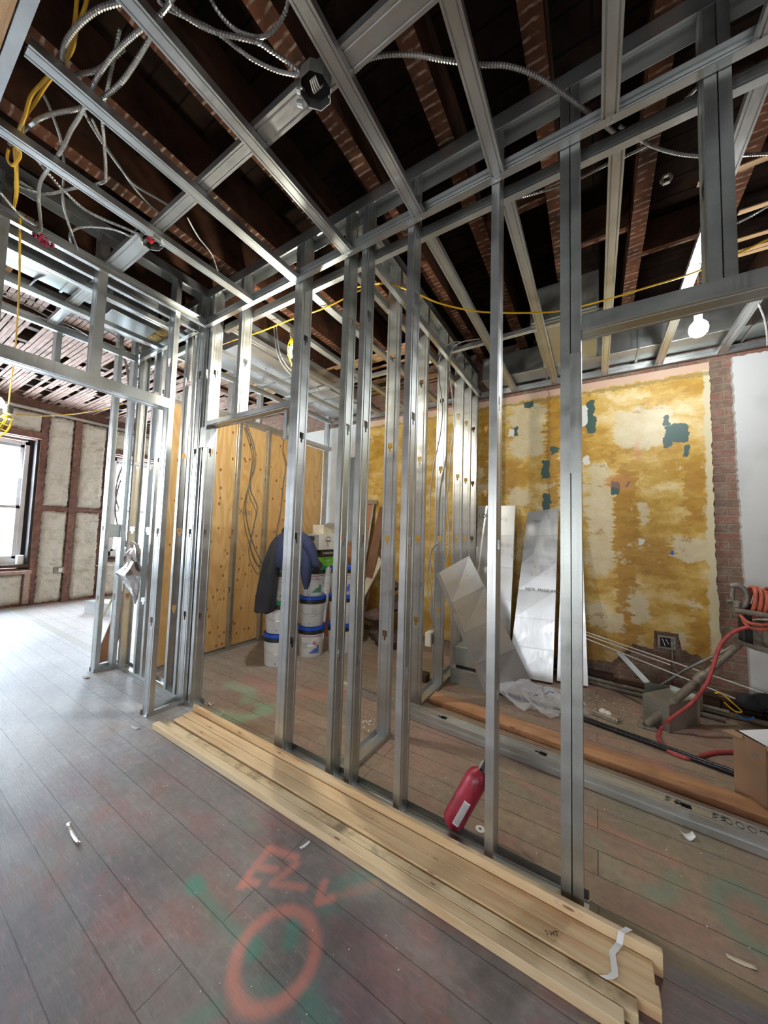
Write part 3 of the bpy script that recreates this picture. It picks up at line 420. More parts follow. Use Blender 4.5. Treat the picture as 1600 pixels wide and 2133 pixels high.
# ---- C-profile steel: origin corner, L = length dir, W = web dir, Fd = flange dir
def steel(name, org, L, W, Fd, length, w=.092, fl=.035, lip=.007, holes=None, rib=True, mat='galv', label=None, cat='metal stud', group=None, t=.0012, fl2=None, parent=None):
    org = Vector(org); L = Vector(L); W = Vector(W); Fd = Vector(Fd); fl2 = fl if fl2 is None else fl2
    cols = [0, .02*w/.092]
    if rib: cols = [0, .13*w, .16*w, .21*w, .24*w, .3*w, .42*w, .58*w, .7*w, .76*w, .79*w, .84*w, .87*w, w]
    else: cols = [0, .3*w, .42*w, .58*w, .7*w, w]
    off = {}
    for c_i in cols:
        k = c_i/w; off[c_i] = .0042*min(1, w/.06) if rib and (.15 < k < .22 or .78 < k < .85) else 0
    rows = [0, length]; hs = []
    if holes:
        for h in holes:
            if .08 < h < length-.08: hs.append(h); rows += [h-.034, h-.008, h+.034]
    rows = sorted(set(rows)); mb = MB(); idx = {}
    def V_(c_i, r_i):
        k = (c_i, r_i)
        if k not in idx:
            idx[k] = len(mb.v); mb.v.append(tuple(org+W*c_i+Fd*off.get(c_i, 0)+L*r_i))
        return idx[k]
    for i in range(len(rows)-1):
        a0, a1 = rows[i], rows[i+1]; mid = (a0+a1)/2
        for j in range(len(cols)-1):
            c0, c1 = cols[j], cols[j+1]; kc = (c0+c1)/2/w; cut = False
            for h in hs:
                if h-.008 < mid < h+.034 and .3 < kc < .7: cut = True
                if h-.034 < mid < h-.008 and .42 < kc < .58: cut = True
            if not cut: mb.f.append((V_(c0, a0), V_(c1, a0), V_(c1, a1), V_(c0, a1)))
    for c_i, f_, sgn in ((0, fl, 1), (w, fl2, -1)):
        if not f_: continue
        base = org+W*c_i; k = len(mb.v)
        pts = [(0, 0), (0, f_)] + ([(sgn*lip, f_)] if lip else [])
        for (a_, b_) in pts:
            mb.v += [tuple(base+W*a_+Fd*b_), tuple(base+W*a_+Fd*b_+L*length)]
        for q in range(len(pts)-1): mb.f.append((k+2*q, k+2*q+2, k+2*q+3, k+2*q+1))
    o = mb.build(name, mat, parent, solid=t, label=label, cat=cat, group=group)
    if parent is None:
        me = o.data; me.transform(Matrix.Translation(-org)); o.location = org
    return o
HZ = [.69, 1.365, 2.04, 2.715, 3.39]
TOP = 3.458; CZ = 3.11; FY = 1.57; BY = 1.662
X1, Y1, Z1 = Vector((1, 0, 0)), Vector((0, 1, 0)), Vector((0, 0, 1))
def stud_x(x, y, z0=.002, z1=TOP-.004, label='', open_left=True, mat='galv', holes=True, w=.092, fl=.036, group=None, name='metal_stud', cat='metal stud'):
    """stud in a wall that runs along X: web across the wall, flanges along X (to the left when open_left)"""
    hz = [h-z0 for h in HZ] if holes else None
    return steel(name, (x, y, z0), Z1, Y1, (-X1 if open_left else X1), z1-z0, w, fl, holes=hz, mat=mat, label=label, group=group, cat=cat)
def stud_y(x, y, z0=.002, z1=TOP-.004, label='', open_far=True, mat='galv', holes=True, w=.1, fl=.036, group=None, name='metal_stud', cat='metal stud'):
    """stud in a wall that runs along Y: web facing the camera side"""
    hz = [h-z0 for h in HZ] if holes else None
    return steel(name, (x, y, z0), Z1, X1, (Y1 if open_far else -Y1), z1-z0, w, fl, holes=hz, mat=mat, label=label, group=group, cat=cat)
# ================================================================== STRUCTURE
def S(mb, name, mat, **k): return mb.build(name, mat, kind='structure', **k)
S(MB().box((-8.9, -2.9, -.12), (2.7, 4.5, 0)), 'floor', 'floor')
S(MB().box((-8.9, -2.9, 3.72), (2.7, 4.5, 3.82)), 'ceiling', 'deck')
def wall_holes(axis, pos, thick, a0, a1, z0, z1, holes):
    """wall across `axis` at pos..pos+thick, with rectangular openings (a0,a1,z0,z1)"""
    mb = MB(); A = sorted({a0, a1, *[h[0] for h in holes], *[h[1] for h in holes]}); Zs = sorted({z0, z1, *[h[2] for h in holes], *[h[3] for h in holes]})
    for i in range(len(A)-1):
        for j in range(len(Zs)-1):
            am, zm = (A[i]+A[i+1])/2, (Zs[j]+Zs[j+1])/2
            if any(h[0] < am < h[1] and h[2] < zm < h[3] for h in holes): continue
            if axis == 'x': mb.box((min(pos, pos+thick), A[i], Zs[j]), (max(pos, pos+thick), A[i+1], Zs[j+1]))
            else: mb.box((A[i], min(pos, pos+thick), Zs[j]), (A[i+1], max(pos, pos+thick), Zs[j+1]))
    return mb
WINS = [(.5, 1.78, .62, 2.84), (2.86, 3.9, .72, 2.8), (-1.8, -.6, .62, 2.84)]
S(wall_holes('x', -8.2, -.38, -2.9, 4.5, 0, 3.72, WINS), 'wall_left', 'brick_dark')
S(MB().box((-8.9, 4.17, 0), (2.7, 4.4, 3.72)), 'wall_far', 'brick')
S(MB().box((2.5, -2.9, 0), (2.7, 4.17, 3.72)), 'wall_right', 'brick_dark')
S(wall_holes('y', -2.6, -.2, -8.2, 2.5, 0, 3.72, [(-1.9, -.5, .6, 1.9), (.6, 1.8, .6, 1.9)]), 'wall_back', 'brick')
# ragged plaster coats on the far wall
def slab(name, outline, y0, y1, mat, jit=.006, step=.025, label=None, cat=None, kind='structure'):
    pts = []
    for i, (a, b, rough) in enumerate(outline):
        c_, d_, _ = outline[(i+1) % len(outline)]
        L = math.hypot(c_-a, d_-b); n = max(1, int(L/step)) if rough else 1
        for k in range(n):
            t = k/n; j = (random.uniform(-1, 1)*jit*rough if k else 0)
            nx, nz = -(d_-b)/L, (c_-a)/L
            pts.append((a+(c_-a)*t+nx*j, b+(d_-b)*t+nz*j))
    mb = MB(); n = len(pts)
    mb.v = [(p[0], y0, p[1]) for p in pts]+[(p[0], y1, p[1]) for p in pts]
    mb.f = [tuple(range(n)), tuple(range(2*n-1, n-1, -1))]+[(i, i+n, (i+1) % n+n, (i+1) % n) for i in range(n)]
    return mb.build(name, mat, label=label, cat=cat, kind=kind)
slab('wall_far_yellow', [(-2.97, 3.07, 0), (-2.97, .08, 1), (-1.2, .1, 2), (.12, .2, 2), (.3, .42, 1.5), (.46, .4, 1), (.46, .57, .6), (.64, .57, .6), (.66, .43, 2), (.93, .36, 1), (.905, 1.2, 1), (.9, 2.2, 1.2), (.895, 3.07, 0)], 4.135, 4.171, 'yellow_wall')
slab('wall_far_white', [(1.045, 3.07, 1), (1.06, 2., 1), (1.085, .95, 1), (1.1, 0, 0), (2.5, 0, 0), (2.5, 3.07, 0)][::-1], 4.12, 4.171, 'white_wall')
slab('wall_far_white', [(-8.2, 0, 0), (-3.02, 0, 1), (-3.02, 3.07, 0), (-8.2, 3.07, 0)], 4.135, 4.171, 'white_wall')
slab('trim_1', [(-3.015, .1, 1), (-2.965, .1, 1), (-2.965, 3.07, 0), (-3.015, 3.07, 0)], 4.14, 4.171, plain('pink_old_plaster', (.5, .27, .17), .8, bump=.3), jit=.008)
# baseboard remains: dark ragged timber along the foot of the far wall
mb = MB()
for i in range(14):
    x0 = -1.1+i*.25; h = .05+.05*random.random(); mb.box((x0, 4.04+.02*random.random(), .0), (x0+.24, 4.14, h))
S(mb, 'baseboard_far', 'old_wood')

M['reveal_shade'] = plain('shaded_reveal', (.03, .022, .02), .85, var=.3)  # near-black colour painting the shade inside the window reveals
# window units
def window(name, y0, y1, z0, z1, x=-8.42):
    r = empty(name, (x, (y0+y1)/2, z0)); r['kind'] = 'structure'
    def p(mb, nm, mat): 
        o = mb.build(nm, mat, r); o.location = -r.location; return o
    f = .055; mb = MB()
    for a in ((y0, z0, y1, z0+f*1.6), (y0, z1-f, y1, z1), (y0, z0, y0+f, z1), (y1-f, z0, y1, z1)): mb.box((x-.07, a[0], a[1]), (x+.05, a[2], a[3]))
    p(mb, 'window_frame', 'win_frame')
    zm = z0+(z1-z0)*.46; mb = MB()
    for (za, zb, xo) in ((z0+f*1.6, zm+.02, .02), (zm-.02, z1-f, -.025)):
        for a in ((y0+f, za, y1-f, za+.045), (y0+f, zb-.045, y1-f, zb), (y0+f, za, y0+f+.045, zb), (y1-f-.045, za, y1-f, zb)): mb.box((x+xo-.018, a[0], a[1]), (x+xo+.018, a[2], a[3]))
    p(mb, 'sash', 'win_frame')
    p(MB().box((x-.004, y0+f, z0+f), (x+.002, y1-f, z1-f)), 'pane', 'glass')
    p(MB().box((x-.02, y0-.08, z0-.05), (x+.24, y1+.08, z0)), 'window_sill', 'old_wood')
for (ya, yb, za, zb) in ((1.78, .5, .62, 2.84), (3.9, 2.86, .72, 2.8)):
    S(MB().box((-8.4, ya-.03, za), (-8.19, ya-.001, zb)).box((-8.42, ya-.1, za), (-8.38, ya-.03, zb)), 'trim_jamb', 'reveal_shade')  # added dark lining so the reveals look shaded
window('window_1', .55, 1.7, .7, 2.8); window('window_2', 2.92, 3.84, .78, 2.78); window('window_3', -1.75, -.65, .7, 2.8)
# grey channel along the head of the left wall
steel('trim_2', (-8.19, -2.4, 3.32), Y1, Z1, X1, 6.5, .05, .035, 0, mat='galv_dark')['kind'] = 'structure'
for o in [bpy.data.objects['trim_2']]:
    for k in ('category', 'label', 'group'):
        if k in o: del o[k]

M['pier'] = plain('weathered_brown_timber', (.15, .075, .055), .85, var=.4, scale=14, bump=.4)
# lumpy foam panels between the brick piers (structure of the left wall)
def foam(name, y0, y1, z0, z1, x=-8.2, depth=.06, seed=1):
    rnd = random.Random(seed); nu = max(6, int((y1-y0)/.025)); nv = max(6, int((z1-z0)/.03)); g_ = {}
    for i in range(0, nu+4, 3):
        for j in range(0, nv+4, 3): g_[i, j] = rnd.random()
    ej = [[rnd.uniform(-.012, .012) for _ in range(nv+1)] for _ in range(2)]; ek = [[rnd.uniform(-.012, .012) for _ in range(nu+1)] for _ in range(2)]
    mb = MB()
    for j in range(nv+1):
        for i in range(nu+1):
            y = y0+(y1-y0)*i/nu; z = z0+(z1-z0)*j/nv
            ed = min(i, nu-i, j, nv-j); h = depth*(1-(.0 if ed >= 2 else (.35 if ed == 1 else 1)))
            ii, jj = i//3*3, j//3*3; fu, fv = (i-ii)/3, (j-jj)/3
            nz_ = (g_[ii, jj]*(1-fu)*(1-fv)+g_[ii+3, jj]*fu*(1-fv)+g_[ii, jj+3]*(1-fu)*fv+g_[ii+3, jj+3]*fu*fv)
            if ed: h += (nz_-.5)*.035+rnd.uniform(-.004, .004)
            if i == 0: y += ej[0][j]
            if i == nu: y += ej[1][j]
            if j == 0: z += ek[0][i]
            if j == nv: z += ek[1][i]
            mb.v.append((x+h, y, z))
    for j in range(nv):
        for i in range(nu):
            a = j*(nu+1)+i; mb.f.append((a, a+1, a+nu+2, a+nu+1))
    return mb.build(name, 'foam', smooth=True, kind='structure')
for k, a in enumerate([(1.885, 2.215, .03, 1.62), (1.885, 2.215, 1.71, 3.31), (2.325, 2.69, .03, 1.62), (2.325, 2.7, 1.71, 3.3), (.2, 1.79, 2.98, 3.3), (-.55, 1.72, .05, .55), (2.78, 4.1, 2.92, 3.3), (2.8, 4.1, .05, .66), (-.5, .42, .6, 3.3), (-2.5, -1.9, .05, 3.3)]):
    foam('trim_foam', *a, seed=k+3)
for k, o in enumerate([o for o in bpy.data.objects if o.name.startswith('trim_foam')]): o.name = 'trim_%d' % (k+3)
mb = MB()
for y in (1.785, 2.725): mb.box((-8.2, y, .0), (-8.17, y+.085, 3.32))
mb.box((-8.2, 2.222, 0), (-8.145, 2.318, 3.32)); mb.box((-8.2, 1.87, 1.63), (-8.165, 2.225, 1.7)); mb.box((-8.2, 2.31, 1.63), (-8.165, 2.73, 1.7)); mb.box((-8.2, .3, 2.85), (-8.12, 1.8, 2.96)); mb.box((-8.2, 2.8, 2.82), (-8.12, 4.1, 2.9))
S(mb, 'trim_20', 'pier')
S(MB().box((-8.2, -.5, .55), (-8.08, 1.8, .6)).box((-8.2, 1.72, .05), (-8.1, 1.79, .55)), 'trim_21', 'lath')

# old lath ceiling of the far left room and remnants over the bucket room
def laths(name, xa, xb, ya, yb, z, missing, seed, mat, xs_step=.44):
    rnd = random.Random(seed); mb = MB(); y = ya
    while y < yb:
        x = xa + rnd.uniform(-.2, .2)
        while x < xb:
            L = xs_step*rnd.choice((1, 2, 2, 3)); 
            if rnd.random() > missing:
                dy = rnd.uniform(-.004, .004); mb.box((x, y+dy, z-.006+rnd.uniform(-.003, .002)), (min(x+L-.004, xb), y+.036+dy, z))
            x += L
        y += .044
    return mb.build(name, mat, kind='structure')
laths('ceiling_lath', -8.15, -4.35, -1.6, 4.1, 3.515, .17, 5, 'lath')
laths('ceiling_lath', -4.3, -2.9, 2.0, 4.1, 3.455, .35, 6, 'lath_pale')
laths('ceiling_lath', -2.9, -1.7, 3.0, 4.1, 3.455, .5, 8, 'lath_pale')
laths('ceiling_lath', -4.0, -3.2, .1, .7, 3.455, .45, 9, 'lath_pale')
laths('ceiling_lath', .7, 1.6, 2.4, 3.3, 3.455, .6, 10, 'lath_pale')
for k, o in enumerate([o for o in bpy.data.objects if o.name.startswith('ceiling_lath')]): o.name = 'ceiling_%d' % (k+1)
# joists
ORD = ['first', 'second', 'third', 'fourth', 'fifth', 'sixth', 'seventh', 'eighth', 'ninth', 'tenth', 'eleventh', 'twelfth', 'thirteenth', 'fourteenth', 'fifteenth', 'sixteenth']
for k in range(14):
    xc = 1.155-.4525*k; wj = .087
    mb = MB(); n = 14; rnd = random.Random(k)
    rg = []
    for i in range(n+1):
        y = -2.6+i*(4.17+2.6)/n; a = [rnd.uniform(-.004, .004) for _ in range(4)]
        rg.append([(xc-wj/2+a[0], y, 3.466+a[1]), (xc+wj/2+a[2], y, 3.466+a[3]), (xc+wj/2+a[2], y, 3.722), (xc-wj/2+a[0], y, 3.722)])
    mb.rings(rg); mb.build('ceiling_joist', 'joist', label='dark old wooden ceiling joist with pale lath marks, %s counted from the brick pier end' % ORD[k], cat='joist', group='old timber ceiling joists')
for k in range(7):
    xc = -5.2-.44*k
    S(MB().box((xc-.04, -2.6, 3.518), (xc+.04, 4.17, 3.722)), 'ceiling_%d' % (k+6), 'old_wood')
# bridging blocks between joists (dark)
for k, (xx_, yy_) in enumerate(((-.43, 2.15), (.023, 2.65), (-1.335, 2.05), (.476, 2.95))):
    MB().box((xx_-.18, yy_, 3.5), (xx_+.18, yy_+.05, 3.72)).build('bridging_block', 'joist', label=['dark block between joists above the middle studs', 'dark block between joists left of the hanging lamp', 'dark block between joists above the twin studs', 'dark block between joists over the hanging lamp'][k], cat='timber block', group='bridging blocks between joists')

# ================================================================== METAL FRAMING
# --- wall P (runs along X)
gP = 'studs of the front partition'
stud_x(-1.722, FY, label='left stud of the back-to-back pair beside the doorway to the buckets', open_left=False, group=gP)
stud_x(-1.683, FY, label='right stud of the back-to-back pair beside the doorway to the buckets', group=gP).location.x += .004
bpy.data.objects['metal_stud'].location.x = -1.753
stud_x(-1.286, FY, label='left stud of the dark twin studs where the partition meets the cross wall', group=gP, mat='galv_dark')  # darker steel colour stands for the dark surroundings this web reflects
stud_x(-1.152, FY, label='right stud of the dark twin studs where the partition meets the cross wall', group=gP, mat='galv_dark')  # same steel as its twin, coloured darker to look shaded
steel('joint_sleeve', (-1.235, 1.6, 1.36), Z1, X1, -Y1, .5, .036, .012, 0, rib=False, mat='galv_dark', label='narrow dark steel piece between the twin studs', cat='splice plate')
stud_x(-.838, FY, label='single upright stud standing left of the red extinguisher', group=gP)
stud_x(-.381, FY, label='single upright stud just in front of the red extinguisher', group=gP)
stud_x(-.122, FY, label='left half of the doubled stud nearest the camera', open_left=False, group=gP, mat='galv_dark', fl=.0352)
stud_x(-.047, FY, label='right half of the doubled stud nearest the camera', group=gP, mat='galv_dark', fl=.0352)
stud_x(-2.73, FY, label='door jamb stud at the inside corner left of the bucket doorway', group=gP)
stud_x(-2.79, FY, label='narrow stud tucked in the corner behind the jamb of the bucket doorway', group=gP, mat='galv_dark')
# joint sleeve on the nearest stud and clip on the stud by the header
steel('joint_sleeve', (-.086, FY-.003, 1.683), Z1, X1, Y1, .5, .0405, .02, 0, rib=False, mat='galv_dark', label='short dull splice plate around the doubled stud under the door header', cat='splice plate')
steel('joint_sleeve', (-2.828, FY-.006, 2.08), Z1, X1, Y1, .17, .1, .03, 0, rib=False, mat='galv', label='splice plate on the corner stud below the bucket doorway header', cat='splice plate')
steel('joint_sleeve', (-1.805, FY-.004, 2.03), Z1, X1, Y1, .2, .03, .03, 0, rib=False, mat='galv', label='end clip of the bucket doorway header on the twin stud', cat='splice plate')
# tracks
def track(org, L, W, Fd, length, label, w=.096, fl=.032, mat='galv', cat='metal track', group=None, name='metal_track', fl2=None):
    return steel(name, org, L, W, Fd, length, w, fl, 0, mat=mat, label=label, cat=cat, group=group, fl2=fl2)
track((-1.80, FY-.002, .001), X1, Y1, Z1, 1.77, 'floor track under the front partition studs behind the lumber')
track((-2.86, FY-.002, .001), X1, Y1, Z1, .17, 'short floor track stub in the corner by the door jamb')
track((-2.9, FY-.003, 3.463), X1, Y1, -Z1, 3.6, 'deep top track of the front partition under the joists', fl=.075)
track((-2.79, FY-.004, CZ+.002), X1, Z1, -Y1, 3.55, 'ceiling channel on the near face of the front partition', w=.06, fl=.034)
track((-2.72, BY+.004, CZ+.002), X1, Z1, Y1, 3.45, 'ceiling channel on the far face of the front partition', w=.06, fl=.034)
track((-2.735, FY-.002, 2.262), X1, Y1, Z1, .98, 'header over the doorway to the buckets', fl=.035, group='door headers', cat='door header', name='door_header')
track((-.045, FY-.002, 2.275), X1, Y1, Z1, 1.2, 'header over the right hand doorway beside the doubled stud', fl=.06, group='door headers', cat='door header', name='door_header', mat='galv_dark')
stud_x(-2.335, FY, 2.27, TOP-.01, label='bright short stud over the middle of the bucket doorway', open_left=True, holes=True, group='short studs above the headers')
stud_x(.347, FY, 2.3, TOP-.01, label='left one of the paired short studs above the right header', open_left=False, group='short studs above the headers', mat='galv_dark', fl=.034)
stud_x(.42, FY, 2.3, TOP-.01, label='right one of the paired short studs above the right header', group='short studs above the headers', mat='galv_dark', fl=.034)
# --- cross wall S (runs along Y behind the partition)
gS = 'studs of the cross wall behind the partition'
sx = -1.325
lab = ['cross wall stud nearest the twin studs, with a clear view of the floor track', 'cross wall stud at the left end of the long steel studs on the floor', 'cross wall stud carrying the armoured cable drop and outlet box', 'cross wall stud just behind the cable drop, left of the leaning sheet metal', 'cross wall stud second from the yellow wall', 'cross wall stud fixed against the yellow wall']
for k, y in enumerate((2.105, 2.6, 3.065, 3.54, 3.815, 4.08)): stud_y(sx, y, label=lab[k], group=gS)
track((sx-.003, 1.665, .001), Y1, X1, Z1, .48, 'short floor track of the cross wall reaching back from the twin studs', w=.106, mat='galv')
track((sx-.003, 2.58, .001), Y1, X1, Z1, 1.55, 'floor track of the cross wall beside the yellow wall', w=.106)
track((sx-.003, 1.665, 3.463), Y1, X1, -Z1, 2.46, 'top track of the cross wall under the joists', w=.106, fl=.075)
track((-1.218, 1.69, CZ+.002), Y1, Z1, X1, 2.42, 'ceiling channel on the right side of the cross wall', w=.06, fl=.034)
track((sx-.004, 1.69, CZ+.002), Y1, Z1, -X1, 2.42, 'ceiling channel on the left side of the cross wall', w=.06, fl=.034)
track((-1.2, 4.128, CZ+.002), X1, Z1, -Y1, 3.6, 'ceiling channel along the head of the yellow wall', w=.06, fl=.034)
track((-3.6, 4.128, CZ+.002), X1, Z1, -Y1, 2.26, 'ceiling channel along the white wall behind the buckets', w=.06, fl=.034)
# --- wall Q (runs along Y, left) and R beyond it
stud_y(-2.914, 1.313, .002, TOP, 'bright end stud of the left wall, leaning edge of the wide doorway', w=.094, group='studs of the left walls')
stud_y(-2.914, .33, .002, TOP, 'dark stud at the left edge of view, far side of the wide doorway', w=.094, group='studs of the left walls', mat='galv_dark', open_far=False)
bpy.data.objects[[o.name for o in bpy.data.objects if o.get('label', '').startswith('dark stud at the left edge')][0]].location.y = .41
stud_y(-2.914, .822, 2.36, TOP-.01, 'short stud above the wide doorway header, dark streaked face', w=.094, fl=.05, group='short studs above the headers')
track((-2.916, 1.3, .001), Y1, X1, Z1, .37, 'short floor track at the end of the left wall', w=.098)
track((-2.916, -.6, 3.463), Y1, X1, -Z1, 2.27, 'top track of the left wall under the joists', w=.098, fl=.075)
track((-2.818, -.9, CZ+.002), Y1, Z1, X1, 2.46, 'ceiling channel on the near face of the left wall', w=.06, fl=.034)
track((-2.92, -.6, CZ+.002), Y1, Z1, -X1, 2.15, 'ceiling channel on the far face of the left wall', w=.06, fl=.034)
track((-2.916, .2, 2.335), Y1, X1, Z1, 1.13, 'bright header over the wide doorway in the left wall', w=.098, fl=.075, group='door headers', cat='door header', name='door_header')
stud_y(-2.914, 1.56, label='wide bright stud in the corner of the left wall', w=.094, group='studs of the left walls', open_far=True)
stud_y(-4.166, 1.392, label='front stud of the far closet wall, standing on the pale floor', w=.098, group='studs of the far closet wall')
stud_y(-4.166, 1.53, label='second stud of the far closet wall with the copper reflection', w=.098, group='studs of the far closet wall')
track((-4.168, 1.385, .001), Y1, X1, Z1, .25, 'short floor track of the far closet wall', w=.102)
track((-4.168, -.6, 3.463), Y1, X1, -Z1, 2.2, 'top track of the far closet wall', w=.102, fl=.075)
track((-4.066, -.6, CZ+.002), Y1, Z1, X1, 2.15, 'ceiling channel on the far closet wall', w=.06, fl=.034)
track((-4.168, -.2, 2.8), Y1, X1, Z1, 1.6, 'far doorway header glimpsed behind the bright one', w=.102, fl=.04, group='door headers', cat='door header', name='door_header')
stud_y(-4.166, .93, 2.81, TOP-.01, 'short stud above the far closet header', w=.098, group='short studs above the headers')
gB = 'studs of the closet back wall'
labB = ['closet back stud farthest left, beside the hanging foil', 'thin edged closet back stud just right of the foil', 'closet back stud left of the plywood strip', 'closet back stud right of the plywood strip, cable running through', 'closet back stud next to the bright corner stud']
for k, x_ in enumerate((-3.72, -3.585, -3.15, -3.0)): stud_x(x_+.0, FY, label=labB[k], open_left=False, group=gB)
stud_x(-4.05, FY, label='closet back stud in the far corner with an orange reflection', open_left=False, group=gB)
track((-4.06, FY-.002, .001), X1, Y1, Z1, 1.15, 'floor track of the closet back wall')
track((-4.16, FY-.003, 3.463), X1, Y1, -Z1, 1.25, 'top track of the closet back wall', fl=.075)
track((-4.05, FY-.004, CZ+.002), X1, Z1, -Y1, 1.12, 'ceiling channel across the closet back wall', w=.06, fl=.034)
track((-4.05, BY+.004, CZ+.002), X1, Z1, Y1, 1.12, 'ceiling channel behind the closet back wall', w=.06, fl=.034)
# --- plywood wall
gW = 'plywood sheets behind the studs'
for k, (a, b, lb) in enumerate(((1.72, 2.50, 'plywood sheet left, seen between the corner studs'), (2.505, 2.95, 'middle plywood sheet carrying the looping cables'), (2.955, 3.43, 'plywood sheet behind the navy jacket'), (3.435, 4.03, 'rightmost plywood sheet above the boxes'))):
    MB().box((-3.708, a, .03), (-3.69, b, 2.69)).build('plywood_sheet', 'ply', label=lb, cat='plywood', group=gW)
gWs = 'studs in front of the plywood'
for (y, lb) in ((2.49, 'stud over the seam of the left and middle plywood sheets'), (2.92, 'stud on the plywood just left of the navy jacket'), (3.43, 'stud on the plywood hidden behind the twin studs'), (4.045, 'bright stud at the right end of the plywood wall')):
    stud_y(-3.688, y, .002, 2.7, lb, open_far=True, w=.066, group=gWs, holes=True)
track((-3.71, 1.7, .001), Y1, X1, Z1, 2.42, 'floor track along the foot of the plywood wall', w=.09)
track((-3.69, 1.7, 2.70), Y1, X1, Z1, 2.42, 'wall cap track above the plywood', w=.09, fl=.05)
for (y, lb) in ((2.35, 'short upright above the plywood cap, left'), (2.75, 'short upright above the plywood cap, middle'), (3.2, 'short upright above the plywood cap behind the twin studs'), (4.04, 'short upright above the plywood cap at the white wall')):
    stud_y(-3.69, y, 2.705, TOP-.01, lb, w=.085, holes=False, group='short studs above the plywood')
track((-3.6, 1.7, CZ+.002), Y1, Z1, X1, 2.4, 'ceiling channel above the plywood wall', w=.06, fl=.034)

# --- ceiling furring strips (channels open upward)
def furring(xc, y0, y1, label, group, z=CZ+.0035, w=.06, mat='galv'):
    return steel('ceiling_strip', (xc-w/2, y0, z), Y1, X1, Z1, y1-y0, w, .035, .009, mat=mat, label=label, cat='ceiling strip', group=group)
gF = 'ceiling strips of the near room'
for xc, lb in ((.059, 'near ceiling strip above the doubled stud, running almost straight up'), (-.384, 'near ceiling strip landing by the stud at the extinguisher'), (-.796, 'near ceiling strip just right of the round junction box'), (-1.279, 'near ceiling strip left of the round junction box'), (-1.73, 'near ceiling strip crossing the middle of the upper left'), (-2.19, 'near ceiling strip closest to the left wall'), (.5, 'near ceiling strip at the right edge')):
    furring(xc, .25 if xc < -1.5 else -1.2, FY-.01, lb, gF)
gR = 'ceiling strips of the room behind'
for xc, lb in ((-.8, 'rear ceiling strip nearest the cross wall'), (-.37, 'rear ceiling strip under the yellow cord dip'), (.09, 'rear ceiling strip right of the doubled stud'), (.53, 'brightest rear ceiling strip left of the glowing lamp'), (.97, 'rear ceiling strip right of the glowing lamp')):
    furring(xc, BY+.012, 4.12, lb, gR)
gK = 'ceiling strips over the buckets'
for xc, lb in ((-1.73, 'bucket room ceiling strip next to the cross wall'), (-2.2, 'bucket room ceiling strip beside the caged lamp'), (-2.64, 'bucket room ceiling strip over the doorway'), (-3.1, 'bucket room ceiling strip nearest the plywood')):
    furring(xc, BY+.012, 4.12, lb, gK)
gC = 'ceiling strips over the closet corridor'
for xc, lb in ((-3.12, 'bright corridor ceiling strip next to the left wall'), (-3.55, 'corridor ceiling strip halfway to the far closet wall')):
    furring(xc, -.6, FY-.01, lb, gC)
track((-2.79, .205, CZ+.002), X1, Z1, Y1, 1.4, 'ceiling channel crossing the top left corner of the view', w=.06, fl=.034)
MB().box((-2.79, .0, CZ+.002), (-1.4, .2, CZ+.02)).build('soffit_board', 'lath_pale', label='brown board at the very top left corner of the view', cat='board')
# carrying beams crossing on top of the strips
gX = 'carrying beams on top of the ceiling strips'
bz = CZ+.042
steel('carrying_beam', (-1.3, .84, bz), X1, Y1, Z1, 1.35, .085, .035, .008, label='carrying beam above the strips right of the round junction box', cat='carrying beam', group=gX)
steel('carrying_beam', (-2.78, .83, bz), X1, Y1, Z1, .46, .1, .035, .008, label='wide bright carrying beam piece at the small oval junction box', cat='carrying beam', group=gX)
steel('carrying_beam', (-2.31, .85, bz), X1, Y1, Z1, 1.02, .06, .035, .008, label='carrying beam between the round box and the left wall', cat='carrying beam', group=gX)
steel('carrying_beam', (-4.03, .85, bz), X1, Y1, Z1, 1.1, .06, .035, .008, label='carrying beam crossing the corridor ceiling', cat='carrying beam', group=gX)
steel('carrying_beam', (-1.2, 2.98, bz), X1, Y1, Z1, 1.3, .04, .035, .006, label='narrow carrying beam crossing the rear ceiling', cat='carrying beam', group=gX)
steel('carrying_beam', (-3.5, 3.05, bz), X1, Y1, Z1, 2.1, .04, .035, .006, label='narrow carrying beam over the buckets', cat='carrying beam', group=gX)

# ================================================================== DUCTS ABOVE
def duct(lo, hi, label, mat='sheet', seam=None):
    r = empty('air_duct', ((lo[0]+hi[0])/2, (lo[1]+hi[1])/2, lo[2]), label, 'air duct')
    def p(mb, nm, mt, **k): o = mb.build(nm, mt, r, **k); o.location = -r.location; return o
    p(MB().box(lo, hi), 'duct_body', mat, bevel=.003)
    if seam:
        for s_ in seam:
            ax, v_ = s_
            if ax == 0: p(MB().box((v_-.008, lo[1]-.012, lo[2]-.012), (v_+.008, hi[1]+.012, hi[2]+.012)), 'duct_flange', 'galv_dark')
            else: p(MB().box((lo[0]-.012, v_-.008, lo[2]-.012), (hi[0]+.012, v_+.008, hi[2]+.012)), 'duct_flange', 'galv_dark')
    return r
duct((-1.1, 3.82, 3.19), (1.6, 4.1, 3.45), 'long sheet metal duct running above the yellow wall', 'galv_dark', seam=[(0, -.45), (0, .35), (0, 1.1)])
duct((-.44, 2.92, 3.17), (.02, 3.8, 3.45), 'boxy sheet metal duct branch overhead behind the doubled stud', 'galv_dark', seam=[(1, 2.94), (1, 3.75)])
duct((-3.55, 1.95, 3.2), (-2.85, 4.08, 3.43), 'wide bright sheet metal duct over the bucket room', seam=[(1, 2.7), (1, 3.4)])
duct((-3.82, 1.1, 3.21), (-3.42, 1.45, 3.44), 'short sheet metal duct over the corridor by the closet wall', 'galv_dark')
duct((-3.5, .45, 3.21), (-3.24, .98, 3.43), 'narrow duct section over the corridor near the yellow cord', 'galv_dark', seam=[(1, .8)])
